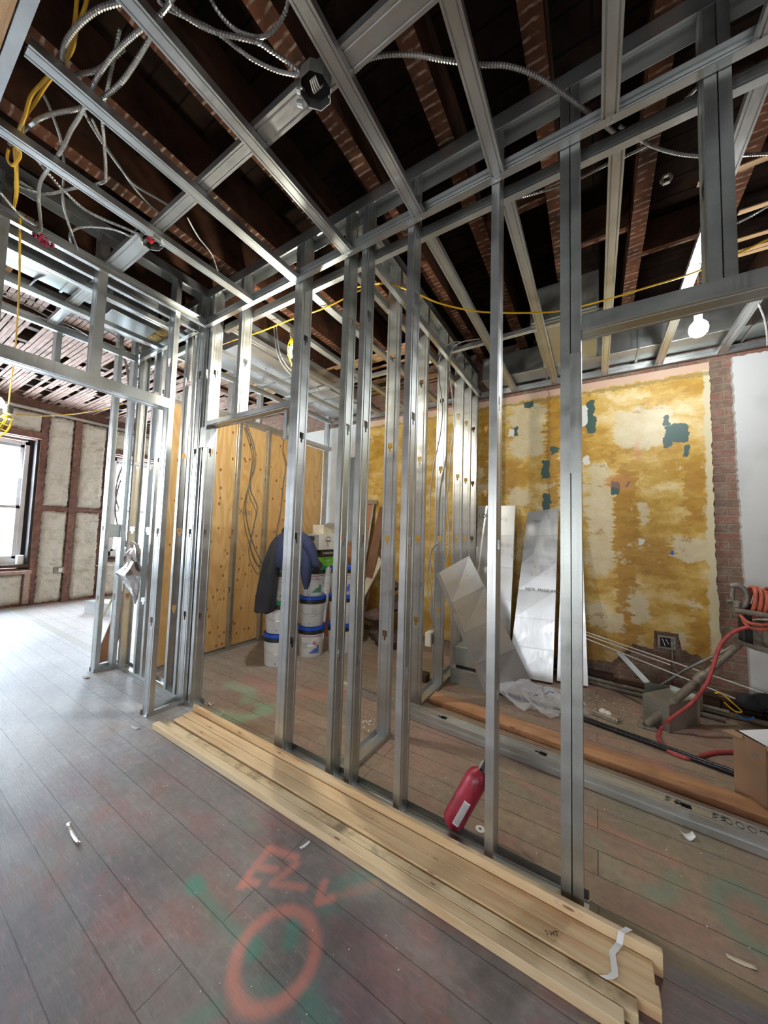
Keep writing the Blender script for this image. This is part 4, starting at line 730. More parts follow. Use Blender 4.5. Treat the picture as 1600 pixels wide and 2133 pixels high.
mb = MB()
for (a, b_, c_i, r_) in ((-3.8, 1.5, 3.27, .07), (-3.7, 1.53, 3.29, .08), (-3.6, 1.5, 3.27, .07), (-3.5, 1.52, 3.28, .065)):
    mb.lathe([(.01, -.05), (r_*.8, -.035), (r_, 0), (r_*.8, .04), (.01, .06)], 12, (a, b_, c_i))
mb.build('insulation_wad', 'insul', smooth=True, label='tuft of yellow mineral wool above the corridor ceiling', cat='insulation')
# ================================================================== LAMPS AND CORDS
def point(loc, power, color, r=.05):
    l = bpy.data.lights.new('lamp_light', 'POINT'); l.energy = power; l.color = color; l.shadow_soft_size = r
    o = bpy.data.objects.new('lamp_light', l); COL.objects.link(o); o.location = loc; return o
def part(mb, nm, mat, root, **k):
    o = mb.build(nm, mat, root, **k); o.matrix_parent_inverse = Matrix.Identity(4); o.location = Vector((0, 0, 0))-root.location if not root.rotation_euler.z else o.location
    return o
def subpart(mb, nm, mat, pobj, **k):
    return mb.build(nm, mat, pobj, **k)   # its part already carries the offset
# glowing bulb at right
LB = Vector((.64, 3.19, 2.95))
r = empty('hanging_lamp', LB, 'glowing white bulb hanging over the yellow wall corner', 'lamp')
part(MB().lathe([(.002, -.055), (.03, -.05), (.05, -.03), (.056, 0), (.05, .03), (.03, .055), (.018, .075)], 24, LB), 'bulb', 'lamp', r, smooth=True)
part(MB().lathe([(.02, .072), (.024, .08), (.024, .12), (.01, .13)], 16, LB), 'socket', 'white_clean', r, smooth=True)
wr_ = part(MB().tube(spline([LB+Vector((0, 0, .13)), LB+Vector((.005, 0, .16)), LB+Vector((-.012, .01, .2)), LB+Vector((.0, 0, .25))], .01), .003, 6), 'wire', 'wire_white', r, smooth=True)
for dx in (-.01, .02): subpart(MB().lathe([(.004, -.02), (.012, -.01), (.014, .015), (.004, .03)], 10, LB+Vector((dx, 0, .222))), 'wire_nut', 'wire_red', wr_, smooth=True)
part(MB().tube([LB+Vector((.0, 0, .25)), LB+Vector((.01, .01, .46))], .003, 6), 'suspension_wire', 'wire_white', r, smooth=True)
point(LB+Vector((0, 0, -.08)), 36, (.93, .97, 1), .06)

def caged_lamp(C0, tilt, label, warm=True, power=14, s=1.):
    q = Vector((0, 0, -1)).rotation_difference(Vector(tilt).normalized()); C0 = Vector(C0)
    def T(p): return C0+q@(Vector(p)*s)
    r = empty('caged_work_lamp', C0, label, 'work lamp', group='yellow caged work lamps')
    def ring_(rad, z, n=24): return [T((rad*math.cos(a*2*math.pi/n), rad*math.sin(a*2*math.pi/n), z)) for a in range(n+1)]
    part(MB().lathe([(.02, .02), (.032, .03), (.034, .09), (.02, .11)], 16, C0), 'socket', 'cast', r, smooth=True)
    mb = MB()
    for k in range(6):
        a = k*math.pi/3; pts = [T((rr*math.cos(a), rr*math.sin(a), z)) for rr, z in ((.03, 0), (.045, -.04), (.052, -.09), (.048, -.14), (.03, -.19), (.008, -.215))]
        mb.tube(spline(pts, .015), .0035*s, 6)
    for rad, z in ((.031, 0), (.05, -.075), (.05, -.125)): mb.tube(ring_(rad, z), .0035*s, 6)
    hook = [T((.03*math.cos(t), 0, -.235-.03*math.sin(t)+.03)) for t in [i*.5 for i in range(11)]]
    mb.tube(hook, .003*s, 6)
    part(mb, 'guard', 'yellow_bright', r, smooth=True)
    part(MB().lathe([(.033, .005), (.036, -.012), (.033, -.02)], 16, C0), 'collar', 'yellow_bright', r, smooth=True)
    return r, T
r, T = caged_lamp((-4.5, .755, 2.36), (-.25, -.3, -1), 'caged yellow work lamp hanging at the far left, by the tall window')
bp = Vector((-4.5, .69, 2.47))
part(MB().lathe([(.004, -.05), (.03, -.04), (.042, -.012), (.04, .012), (.02, .045), (.01, .05)], 20, bp), 'bulb', 'lamp_warm', r, smooth=True)
point(bp+Vector((.0, .0, -.07)), 9, (1, .93, .75), .04)
cb = Vector((-2.115, 1.901, 2.98))
r, T = caged_lamp(cb, (.1, 0, -1), 'caged yellow work lamp shining behind the twin studs over the buckets', s=1.)
part(MB().lathe([(.004, -.06), (.025, -.05), (.034, -.02), (.03, .01), (.016, .04)], 20, cb+Vector((0, 0, -.08))), 'bulb', 'lamp_warm', r, smooth=True)
point(cb+Vector((0, 0, -.26)), 62, (1, .94, .8), .04)

smoothcord('extension_lead', [(-2.78, .44, 3.15), (-3.3, .55, 2.98), (-3.9, .66, 2.78), (-4.35, .73, 2.6), (-4.5, .755, 2.45)], .0055, 'yellow', 'yellow cord dropping from the bundle to the far left work lamp', group='yellow power cords')
smoothcord('extension_lead', B['Y_line'], .006, 'yellow', 'yellow cord running right from the far left work lamp', group='yellow power cords')
smoothcord('extension_lead', B['Y_top'], .0065, 'yellow', 'thick yellow cord hanging in the upper left cable tangle', group='yellow power cords')
smoothcord('extension_lead', B['Y_top2'], .006, 'yellow', 'second yellow cord twisted along the thick one, upper left', group='yellow power cords')
smoothcord('extension_lead', B['Y_loopA'], .006, 'yellow', 'small yellow cord loop knotted at the upper left bundle', group='yellow power cords')
smoothcord('extension_lead', B['Y_right'], .0055, 'yellow', 'yellow cord passing behind the twin studs over the buckets', group='yellow power cords')
smoothcord('extension_lead', B['Y_mid'], .006, 'yellow', 'yellow cord sagging behind the extinguisher stud and doubled stud', group='yellow power cords')
for nm, rr, lb in (('K_mid', .0105, 'thick armoured cable arching from the round box over the middle studs'), ('K_right', .009, 'armoured cable crossing behind the paired short studs'), ('K_under', .009, 'armoured cable running just under the rear ceiling channel'), ('K_diag', .008, 'short armoured cable piece slanting up at the top right'),
    ('K_boxA', .01, 'upper armoured cable entering the round junction box'), ('K_boxB', .009, 'lower armoured cable entering the round junction box'), ('K_arc', .009, 'armoured cable hanging in a U at the top edge'), ('K_loop', .0105, 'thick armoured cable bending round in the upper left corner'),
    ('K_dropA', .0095, 'longest armoured cable snaking down the upper left'), ('K_dropB', .0105, 'armoured cable crossing the longest one, upper left'), ('K_dropC', .009, 'armoured cable making a wide bend left of the second strip'), ('K_dropD', .0075, 'thin armoured cable running toward the carrying beam, upper'), ('K_dropE', .007, 'thin armoured cable running toward the carrying beam, lower'),
    ('K_boxC', .0085, 'lower armoured cable into the small oval junction box'), ('K_vert', .008, 'armoured cable with a long vertical drop by the red tape'), ('K_thin', .006, 'thin bright armoured cable hanging right of the crossing beam'), ('K_far1', .008, 'upper one of the flat armoured cables over the corridor'), ('K_far2', .008, 'lower one of the flat armoured cables over the corridor'), ('K_far3', .008, 'short armoured cable bending over the corridor ducts'), ('K_tie', .007, 'armoured cable tied off at the left wall channel'),
    ('C_wall', .0075, 'armoured cable running level in front of the ceiling duct by the hanging lamp'), ('C_rt', .008, 'armoured cable at the right edge below the short studs'), ('C_rt2', .0085, 'pale armoured cable curling at the right edge'), ('C_rt3', .0095, 'pale armoured cable dropping at the right edge beside the lamp')):
    armored(B[nm], rr*.88, lb)
armored(B['K_red'], .0085, 'armoured cable with a red end running to the small oval junction box')
for nm, lb in (('C_vertA', 'left armoured cable looping down the cross wall to the outlet box'), ('C_vertB', 'right armoured cable looping down the cross wall'), ('C_vertC', 'short pale armoured cable curling out of a cross wall stud')):
    armored(B[nm], .0075, lb, pitch=.013)
for nm, lb in (('C_ply1', 'outer grey cable looping in front of the middle plywood'), ('C_ply2', 'inner grey cable twisting in front of the middle plywood'), ('C_ply3', 'thin grey cable hanging on the plywood by the jacket')):
    smoothcord('grey_cable', B[nm], .007, 'pipe_grey', lb, cat='cable', group='grey cables on the plywood')
for nm, lb in (('C_leftA', 'dark cable hanging by the far closet wall, left strand'), ('C_leftB', 'dark cable hanging by the far closet wall, right strand'), ('C_leftC', 'dark cable hanging between the closet back studs')):
    smoothcord('dark_cable', B[nm], .008, 'pipe_grey', lb, cat='cable', group='dark cables in the closet')
for k, (dx, dz) in enumerate(((0, 0), (.035, .01))):
    armored([(-2.62+dx, 2.1, 3.36), (-2.6+dx, 2.15, 3.1), (-2.56+dx, 2.3, 2.95+dz), (-2.5+dx, 2.6, 2.9)], .007, ['left', 'right'][k]+' one of two thin armoured cables hanging over the bucket doorway')
# red tape knot
mb = MB()
for k in range(5):
    a = k*1.3; mb.tube([(-2.80, .50+.02*k, 3.115), (-2.80+.02*math.cos(a), .5+.02*k, 3.09), (-2.82+.03*math.sin(a), .52+.02*k, 3.13)], .008, 6)
mb.build('tape_knot', 'red_tape', smooth=True, label='crimson tape knotted round cables at the left wall channel', cat='tape')
# junction boxes
def round_box(loc, rad, label, oval=0, cover=True):
    loc = Vector(loc); r = empty('junction_box', loc, label, 'junction box', group='ceiling junction boxes')
    n = 8; def_r = lambda a: rad
    def rg(s, z): return [loc+Vector((rad*s*math.cos(math.pi/8+k*math.pi/4)*(1+oval), rad*s*math.sin(math.pi/8+k*math.pi/4), z)) for k in range(n)]
    part(MB().rings([rg(1, .0), rg(1, .052), rg(.95, .056)], True, False).rings([rg(.97, .05), rg(.97, 0.002), rg(1, 0)], True, False).rings([rg(.96, .051), rg(.2, .052)], True, False), 'box_shell', 'galv_dark', r)
    part(MB().rings([rg(.96, .045), rg(.01, .046)], True, False), 'box_back', 'dark_hole', r)
    mb = MB()
    for k in range(4):
        mb.tube(spline([loc+Vector((-.02+.012*k, .02, .04)), loc+Vector((-.01+.01*k, .0, .004)), loc+Vector((.0+.008*k, -.03, .012))], .008), .0028, 6)
    part(mb, 'wires', 'wire_white' if not oval else 'wire_red', r, smooth=True)
    for sg in (-1, 1): part(MB().lathe([(.001, -.004), (.005, -.003), (.005, .002)], 8, loc+Vector((sg*rad*.6, sg*rad*.6, 0))), 'screw', 'galv', r)
    mb = MB()
    for dx in (0, -.03): mb.tube([loc+Vector((-rad*.9+dx, -.01-dx, .03)), loc+Vector((-rad*1.25+dx, -.02-dx, .04))], .012, 8)
    part(mb, 'cable_connector', 'galv', r, smooth=True)
round_box((-.90, .86, 3.095), .062, 'round metal junction box with pale wires on the carrying beam')
round_box((-2.24, .885, 3.1), .056, 'small oval metal junction box with red wires inside', oval=.2)
# hex nut ring hanging among the joists
mb = MB(); hn = Vector((.33, 2.2, 3.33))
mb.rings([[hn+Vector((.028*s*math.cos(k*math.pi/3), .008*z_, .028*s*math.sin(k*math.pi/3))) for k in range(6)] for s, z_ in ((1, -1), (1, 1), (.62, 1), (.62, -1), (1, -1))], True, False)
mb.build('cable_fitting', 'cast', label='loose hexagonal cable fitting hanging among the joists', cat='cable fitting')

# ================================================================== LUMBER ON THE NEAR FLOOR
def plank(name, x0, x1, y0, y1, z0, z1, mat, label, cat='lumber', group=None, skew=(0, 0), bev=.002, wav=.0):
    """skew = y shift at the two ends"""
    n = 24; mb = MB(); rg = []
    xc, yc = (x0+x1)/2, (y0+y1)/2
    for i in range(n+1):
        t = i/n; x = x0+(x1-x0)*t; dy = skew[0]*(1-t)+skew[1]*t+wav*math.sin(t*7)
        rg.append([(x-xc, y0-yc+dy, 0), (x-xc, y1-yc+dy, 0), (x-xc, y1-yc+dy, z1-z0), (x-xc, y0-yc+dy, z1-z0)])
    mb.rings(rg); o = mb.build(name, mat, bevel=bev, label=label, cat=cat, group=group); o.location = (xc, yc, z0); return o
gL = 'boards of the lumber stack on the near floor'
L1 = plank('lumber_board', -2.64, .062, 1.279, 1.322, .001, .038, 'pine_pale', 'frontmost narrow board of the lumber stack, its cut end nearest the camera', group=gL, skew=(-.02, 0))
L2 = plank('lumber_board', -2.6, .098, 1.3255, 1.368, .001, .038, 'pine_bark', 'second narrow board of the lumber stack with rough bark wane', group=gL, skew=(-.022, 0))
L3 = plank('lumber_board', -2.57, .158, 1.376, 1.44, .001, .041, 'pine', 'wide stamped board in the middle of the lumber stack, front half', group=gL, skew=(-.012, 0))
L4 = plank('lumber_board', -2.58, .15, 1.4405, 1.507, .001, .041, 'pine', 'wide board of the lumber stack just in front of the upright one', group=gL, skew=(-.008, 0))
L5 = plank('lumber_board', -2.59, .178, 1.511, 1.533, .001, .076, 'pine', 'board standing on edge at the back of the lumber stack', group=gL, skew=(0, 0))
# end step on L3: notch look by a thin extra slat below
put_text('S HT', .022, 'ink', (-.138, 1.41, .0418), (.885, .466, 0), (-.466, .885, 0), L3, 'stamp').location = -L3.location
put_text('. ::', .016, 'ink_green', (-.13, 1.39, .0418), (.885, .466, 0), (-.466, .885, 0), L3, 'stamp').location = -L3.location
st = MB()
pts = [(.092, 1.556, .05), (.09, 1.537, .0785), (.066, 1.508, .0785), (.06, 1.5, .0455), (.038, 1.457, .0445), (.042, 1.42, .0445), (.043, 1.394, .0445), (.03, 1.378, .044), (.011, 1.368, .041)]
st.rings([[Vector(p)+Vector((-.009, 0, 0)), Vector(p)+Vector((.009, 0, 0)), Vector(p)+Vector((.009, 0, .0012)), Vector(p)+Vector((-.009, 0, .0012))] for p in pts])
st.build('strap', 'white_clean', label='white plastic strap across the right end of the lumber stack', cat='strap')
# ================================================================== LONG STOCK IN THE REAR ROOM
plank('lumber_board', -1.20, 1.3, 2.60, 2.745, .001, .04, 'fir_red', 'long reddish plank lying behind the steel studs on the floor', skew=(.13, -.07), bev=.003)
def flatstud(x0, x1, y0, y1, z, label, dy0, dy1):
    a = Vector((x0, y0+dy0, z)); b_ = Vector((x1, y0+dy1, z)); L = (b_-a).normalized(); W = Z1.cross(L)
    o = steel('metal_stud', a, L, W, -Z1, (b_-a).length, .092, .034, holes=[.35, 1.02, 1.69, 2.36], label=label, cat='metal stud', group='loose steel studs on the floor'); return o
fs1 = flatstud(-1.32, 1.35, 2.345, 0, .072, 'top one of the nested steel studs on the floor, pen marks and keyholes', .08, -.06)
fs2 = flatstud(-1.30, 1.35, 2.335, 0, .037, 'bottom one of the nested steel studs on the floor', .08, -.06)
steel('metal_stud', (-1.82, 2.5, .036), Vector((.93, -.06, 0)).normalized(), Y1, -Z1, .5, .092, .034, label='short steel offcut on the floor left of the nested studs', cat='metal stud', group='loose steel studs on the floor')
plank('lumber_board', -2.0, -1.62, 2.56, 2.6, .001, .02, 'board_pale', 'pale wood offcut on the floor beside the steel offcut')
# pen marks on the top stud
mb = MB()
def scr(pts, z=.0738, w_=.0014): mb.tube([(p[0], p[1], z) for p in pts], w_, 4)
rnd = random.Random(3); Lx = Vector((2.67, -.14, 0)).normalized()
def loc2(u, v): return (-1.32+Lx.x*u-Lx.y*v*-0 , 2.425+Lx.y*u+v)
for k, u in enumerate((1.62, 1.66, 1.8, 1.83)):
    scr([loc2(u, .03), loc2(u+.02, .04), loc2(u+.005, .055), loc2(u+.025, .065)]); scr([loc2(u+.01, .07), loc2(u+.03, .06)])
for k, u in enumerate((1.86, 1.9, 1.94, 1.98, 2.02)):
    c0 = Vector(loc2(u, .045)); scr([(c0.x+.014*math.cos(t), c0.y+.02*math.sin(t)) for t in [i*.7 for i in range(9 if k < 3 else 5)]])
scr([loc2(2.1, .06), loc2(2.11, .03), loc2(2.15, .018), loc2(2.22, .02)]); scr([loc2(2.14, .07), loc2(2.16, .045), loc2(2.18, .05)]); scr([loc2(2.17, .06), loc2(2.19, .03)]); scr([loc2(1.99, .08), loc2(2.0, .03)])
o = mb.build('pen_marks', 'ink', fs1); o.location = -fs1.location; o['kind'] = 'stuff'
def pipe(name, pts, r, mat, label, group=None, n=14, cat='pipe'):
    mb = MB(); mb.tube(pts, r, n); return mb.build(name, mat, smooth=True, label=label, cat=cat, group=group)
pipe('pipe', [(-.75, 3.235, .019), (-.08, 3.165, .019), (.72, 2.985, .019)], .019, 'pipe_black', 'long black pipe lying across the rear floor to the cardboard box')
gp = 'dusty pipes along the yellow wall'
pipe('pipe', [(-.3, 4.03, .0235), (.4, 3.92, .0235)], .023, 'pipe_dull', 'short thick grey pipe behind the metal duct box', gp)
pipe('pipe', [(-.45, 4.01, .065), (.9, 3.87, .062)], .0165, 'pipe_dull', 'thinner grey pipe resting on the thick ones by the yellow wall', gp)
pipe('pipe', [(.5, 3.97, .022), (2.1, 3.82, .022)], .022, 'pipe_dull', 'long grey pipe running out of view at the right', gp)
pipe('pipe', [(.35, 3.87, .018), (.86, 3.80, .018)], .018, 'pipe_dull', 'short grey pipe ending in front of the long one at the right', gp)
pipe('pipe', [(.95, 4.05, .08), (2.0, 3.98, .08)], .03, 'pipe_black', 'dark fat pipe near the foot of the white plaster', gp)
gr = 'thin white rods along the yellow wall'
pipe('rod', [(-.3, 3.98, .54), (1.25, 4.0, .2)], .006, 'wire_white', 'upper thin white rod slanting down along the yellow wall', gr, 8, 'rod')
pipe('rod', [(-.3, 3.96, .52), (.55, 3.95, .33)], .005, 'wire_white', 'middle thin white rod slanting along the yellow wall', gr, 8, 'rod')
pipe('rod', [(-.3, 3.94, .50), (.95, 3.93, .16)], .006, 'wire_white', 'lower thin white rod ending by the pipe stand', gr, 8, 'rod')
# outlet box in the far wall
ox, oz = B['outlet'][0][0], B['outlet'][0][2]
r = empty('outlet_box', (ox, 4.13, oz-.05), 'dusty metal outlet box let into the yellow wall', 'outlet box')
part(MB().box((ox-.065, 4.128, oz-.06), (ox+.07, 4.16, oz+.06)), 'box_shell', 'cast', r, bevel=.002)
part(MB().box((ox-.045, 4.122, oz-.042), (ox+.03, 4.13, oz+.042)), 'opening', 'dark_hole', r)  # solid near-black block standing for the shaded opening
part(MB().tube([(ox-.03, 4.119, oz+.03), (ox-.01, 4.115, oz-.03)], .003, 6).tube([(ox-.005, 4.119, oz+.03), (ox+.015, 4.115, oz-.01)], .003, 6), 'wires', 'wire_white', r)
part(MB().tube([(ox+.04, 4.12, oz-.06), (ox+.04, 4.11, oz-.14), (ox+.05, 4.1, oz-.2), (ox+.09, 4.05, oz-.28), (ox+.16, 4.0, .06)], .007, 8), 'cable', 'cast', r, smooth=True)

# ---- leaning sheet metal pans
def pan(name, corners, label, depth=.05, group='leaning sheet metal', seams=3, mat='sheet', lipside=(1, 1, 1, 1), cat='sheet metal'):
    """corners: bl, br, tr, tl in world; flanges fold back"""
    bl, br, tr, tl = [Vector(c) for c in corners]; nrm = (br-bl).cross(tl-bl).normalized()
    r = empty(name, (bl+br)/2, label, cat, group)
    n = 1; m_ = seams+1; mb = MB(); rn = random.Random(len(label))
    for j in range(m_+1):
        bj = 0 if j in (0, m_) else rn.uniform(-.004, .007)
        for i in range(n+1):
            u, v = i/n, j/m_; p = (bl*(1-u)+br*u)*(1-v)+(tl*(1-u)+tr*u)*v
            bow = bj; mb.v.append(tuple(p+nrm*bow))
    for j in range(m_):
        for i in range(n): a = j*(n+1)+i; mb.f.append((a, a+1, a+n+2, a+n+1))
    part(mb, 'panel', mat, r, solid=.0015)
    mb = MB()
    for (a, b_, on) in ((bl, br, lipside[0]), (br, tr, lipside[1]), (tr, tl, lipside[2]), (tl, bl, lipside[3])):
        if on: mb.quad(a, b_, b_-nrm*depth*on, a-nrm*depth*on)
    part(mb, 'flange', mat, r, solid=.0015)
    pn = [o for o in r.children if o.name.startswith('panel')][0]
    for k in range(1, seams+1):
        v = k/(seams+1); a = bl.lerp(tl, v)+nrm*.008; b_ = br.lerp(tr, v+.0)+nrm*.008
        d = (tl-bl).normalized()*.0016; subpart(MB().quad(a-d, b_-d, b_+d, a+d), 'crease', 'galv', pn, solid=.001)
    return r, nrm
rA, nA = pan('sheet_metal_pan', [(-.80, 3.12, .03), (-.53, 3.62, .03), (-1.10, 3.44, 1.2), (-1.19, 2.88, 1.07)], 'bright sheet metal pan leaning steeply against the cross wall', depth=.05, seams=3, lipside=(.3, .3, .6, 1))
rB, nB = pan('sheet_metal_pan', [(-1.17, 3.80, .03), (-.78, 3.80, .03), (-.775, 4.07, 1.765), (-1.20, 4.07, 1.77)], 'tall sheet metal pan at left leaning on the yellow wall', depth=.05, seams=4, lipside=(0, .8, .1, .3))
rC, nC = pan('sheet_metal_pan', [(-.76, 3.68, .02), (-.36, 3.74, .02), (-.335, 4.06, 1.73), (-.64, 4.06, 1.69)], 'tall stamped sheet metal pan leaning behind the doubled stud', depth=.05, seams=5, lipside=(0, 1, .1, 1))
rD, nD = pan('sheet_metal_pan', [(-.33, 3.82, .02), (-.07, 3.86, .02), (-.12, 4.07, 1.45), (-.30, 4.07, 1.5)], 'narrow sheet metal pan mostly hidden behind the doubled stud', depth=.03, seams=3, lipside=(0, 1, .1, 1))
def on_pan(bl, br, tl, u, v): return Vector(bl)+(Vector(br)-Vector(bl))*u+(Vector(tl)-Vector(bl))*v
def pan_text(s, size, mat, root, c, u, v, n_):
    bl, br, tr, tl = [Vector(q) for q in c]; ex = (br-bl).normalized(); ey = (tl-bl).normalized(); ey = (ey-ex*ey.dot(ex)).normalized()
    o0 = (bl*(1-u)+br*u)*(1-v)+(tl*(1-u)+tr*u)*v+n_*.011
    o = put_text(s, size, mat, o0, ex, ey, root, 'lettering'); o.location = -root.location
cC = [(-.76, 3.68, .02), (-.36, 3.74, .02), (-.335, 4.06, 1.73), (-.64, 4.06, 1.69)]
pan_text('NJ7X  MADE IN USA', .042, 'ink_faint', rC, cC, .72, .50, nC); pan_text('19x6"', .04, 'ink_faint', rC, cC, .35, .93, nC)
pan_text('LD', .07, 'ink_faint', rB, [(-1.17, 3.80, .03), (-.78, 3.80, .03), (-.775, 4.07, 1.765), (-1.20, 4.07, 1.77)], .14, .93, nB)
# metal boxes low behind the pan
r = empty('sheet_metal_box', (-1.08, 3.3, 0), 'low sheet metal boxes stacked behind the leaning bright pan', 'sheet metal')
part(MB().box((-1.2, 3.22, .0), (-.84, 3.5, .14)), 'lower_box', 'galv_dark', r, bevel=.003)
part(MB().box((-1.17, 3.26, .16), (-.86, 3.5, .33)), 'upper_box', 'galv_dark', r, bevel=.003)
part(MB().box((-1.16, 3.27, .14), (-.87, 3.49, .16)), 'gap_filler', 'dark_hole', r)  # near-black block painting the shade between the two boxes
# crumpled clear bag
mb = MB(); rnd = random.Random(11); rg = []
for j in range(9):
    t = j/8; n = 30; rr = [.0, .16, .27, .3, .28, .22, .15, .08, .01][j]; h = [.0, .0, .015, .045, .075, .1, .115, .125, .12][j]
    rg.append([(-.42+.03*t+rr*1.1*math.cos(2*math.pi*i/n)*(1+.16*math.sin(i*2.3+j)+rnd.uniform(-.1, .1)), 3.23+.05*t+rr*.62*math.sin(2*math.pi*i/n)*(1+.2*math.sin(i*1.7+j*2)), max(.002, h+.028*math.sin(i*1.9+j*1.4)+rnd.uniform(-.012, .012))) for i in range(n)])
mb.rings(rg, True, False); mb.build('plastic_bag', 'bag', smooth=False, label='crumpled clear plastic bag with blue scribbles on the floor', cat='plastic bag')
bgo = bpy.data.objects['plastic_bag']
mb = MB()
for pts in ([(-.36, 3.14, .14), (-.34, 3.15, .15), (-.34, 3.19, .15), (-.30, 3.2, .145)], [(-.29, 3.2, .14), (-.27, 3.2, .14)], [(-.25, 3.2, .135), (-.22, 3.22, .13), (-.23, 3.19, .13)], [(-.44, 3.1, .12), (-.41, 3.11, .13), (-.43, 3.13, .13)]):
    mb.tube(pts, .003, 5)
mb.build('scribble', 'ink_blue', bgo)

# ---- fire extinguisher (leaning, upside of the shell away)
r = empty('fire_extinguisher', (-.595, 1.655, .012), 'dusty red fire extinguisher leaning between two studs', 'fire extinguisher')
base = Vector((-.595, 1.655, .038)); ax = Vector((.14, .045, .295)).normalized(); R0 = .051
part(MB().lathe([(.01, -.002), (R0*.8, 0), (R0*.96, .01), (R0, .025), (R0, .23), (R0*.97, .25), (R0*.82, .275), (R0*.5, .295), (.017, .303), (.017, .315)], 32, base, ax), 'cylinder', 'red', r, smooth=True)
part(MB().lathe([(.019, .303), (.022, .31), (.022, .328), (.016, .338), (.012, .345)], 18, base, ax), 'valve', 'cast', r, smooth=True)
q = Z1.rotation_difference(ax)
def E_(p): return base+q@Vector(p)
def qbox(mb, lo, hi):
    k = len(mb.v); mb.box(lo, hi)
    for i in range(k, len(mb.v)): mb.v[i] = tuple(E_(mb.v[i]))
    return mb
mb = MB(); qbox(mb, (-.008, -.08, .345), (.008, .015, .351)); qbox(mb, (-.008, -.075, .328), (.008, .0, .333)); part(mb, 'handle', 'black', r, bevel=.001)
part(MB().tube([E_((0, .016, .32)), E_((0, .04, .315)), E_((0, .052, .285))], .008, 8), 'nozzle', 'black', r, smooth=True)
# data label wrapped on the side facing the room
la = math.atan2(-.9, .15)
def wrap(a0, a1, z0, z1, rad, n=10):
    mb = MB()
    for i in range(n+1):
        a = a0+(a1-a0)*i/n
        for z in (z0, z1): mb.v.append(tuple(E_((rad*math.cos(a), rad*math.sin(a), z))))
    mb.f = [(2*i, 2*i+2, 2*i+3, 2*i+1) for i in range(n)]; return mb
vdir = q.inverted()@((Vector((0, 0, 1.42))-base).normalized()); va = math.atan2(vdir.y, vdir.x)
dl_ = part(wrap(va+.02, va+.62, .035, .16, R0+.0008), 'data_label', 'white', r, label='pale printed label')
mb = MB()
for k in range(9):
    w_ = wrap(va+.06+.062*k, va+.09+.062*k, .042, .152, R0+.0016, 2); mb.add(w_.v, w_.f)
subpart(mb, 'label_print', 'label_grey', dl_)
# washer disc
r = empty('metal_washer', (-.483, 1.739, 0), 'small pale round washer lying right of the extinguisher', 'washer')
part(MB().lathe([(.0, .0), (.022, .0), (.022, .003), (.014, .004), (.0, .004)], 24, r.location), 'disc', 'white_clean', r, smooth=True)
part(MB().lathe([(.0, .0041), (.008, .0042), (.006, .006), (.0, .006)], 12, r.location), 'screw_head', 'cast', r, smooth=True)

# ================================================================== PIPE STAND WITH HOSE, RIGHT
FT = Vector((.32, 3.36, .01)); TP = Vector((.94, 3.70, .66))
r = empty('pipe_stand', (.98, 3.68, 0), 'dusty cast iron pipe threading stand at the right edge', 'pipe stand')
part(MB().tube([FT, FT.lerp(TP, .56)], .028, 16), 'leg', 'pipe_dull', r, smooth=True)
part(MB().tube([FT.lerp(TP, .55), TP], .021, 16), 'upper_leg', 'pipe_dull', r, smooth=True)
part(MB().tube([FT.lerp(TP, .52), FT.lerp(TP, .55), FT.lerp(TP, .6), FT.lerp(TP, .63)], .036, 16, radii=[.03, .04, .04, .028]), 'collar', 'cast', r, smooth=True)
part(MB().box((.27, 3.31, .0), (.38, 3.4, .012)), 'foot', 'cast', r, bevel=.003)
part(MB().tube([TP+Vector((.02, .04, .0)), Vector((.66, 4.0, .3)), Vector((.5, 4.03, .12))], .013, 10), 'brace', 'galv_dark', r, smooth=True)
part(MB().tube([TP+Vector((.15, -.05, 0)), (1.35, 3.1, .02)], .026, 14), 'leg', 'pipe_dull', r, smooth=True)
part(MB().tube([TP+Vector((.2, .05, 0)), (1.5, 3.95, .02)], .026, 14), 'leg', 'pipe_dull', r, smooth=True)
# tray: shallow dish with raised rim
part(MB().lathe([(.01, 0), (.2, .0), (.235, .012), (.245, .045), (.238, .045), (.225, .02), (.01, .012)], 36, (1.13, 3.62, .66)), 'tray', 'cast', r, smooth=True)
part(MB().box((.0, -.08, .0), (.2, .08, .17), Matrix.Rotation(.3, 3, 'Z'), (.99, 3.55, .69)), 'motor_housing', 'cast', r, bevel=.03)
part(MB().box((.0, -.03, .0), (.06, .03, .3), Matrix.Rotation(.25, 3, 'Z'), (.915, 3.62, .67)), 'post', 'black', r, bevel=.008)
part(MB().tube([(.86, 3.5, .925), (1.5, 3.42, .885)], .02, 16), 'bar', 'pipe_dull', r, smooth=True)
# jaw: curved cast yoke
yk = [Vector((.855, 3.58, 1.09)), Vector((.9, 3.58, 1.10)), Vector((.935, 3.58, 1.07)), Vector((.945, 3.58, 1.01)), Vector((.93, 3.58, .96)), Vector((.9, 3.58, .935))]
part(MB().tube(spline(yk, .012), .02, 12), 'jaw', 'pipe_grey', r, smooth=True)
part(MB().tube([(.87, 3.57, 1.08), (.862, 3.57, 1.03), (.868, 3.57, .985), (.83, 3.56, .975)], .015, 10).lathe([(.01, 0), (.028, .005), (.028, .04), (.012, .05)], 14, (.885, 3.56, .94)), 'clamp', 'cast', r, smooth=True)
part(MB().lathe([(.008, -.01), (.02, -.01), (.02, .012), (.008, .012)], 14, (1.04, 3.43, .79), (-.4, -.9, .1)), 'gland', 'black', r, smooth=True)
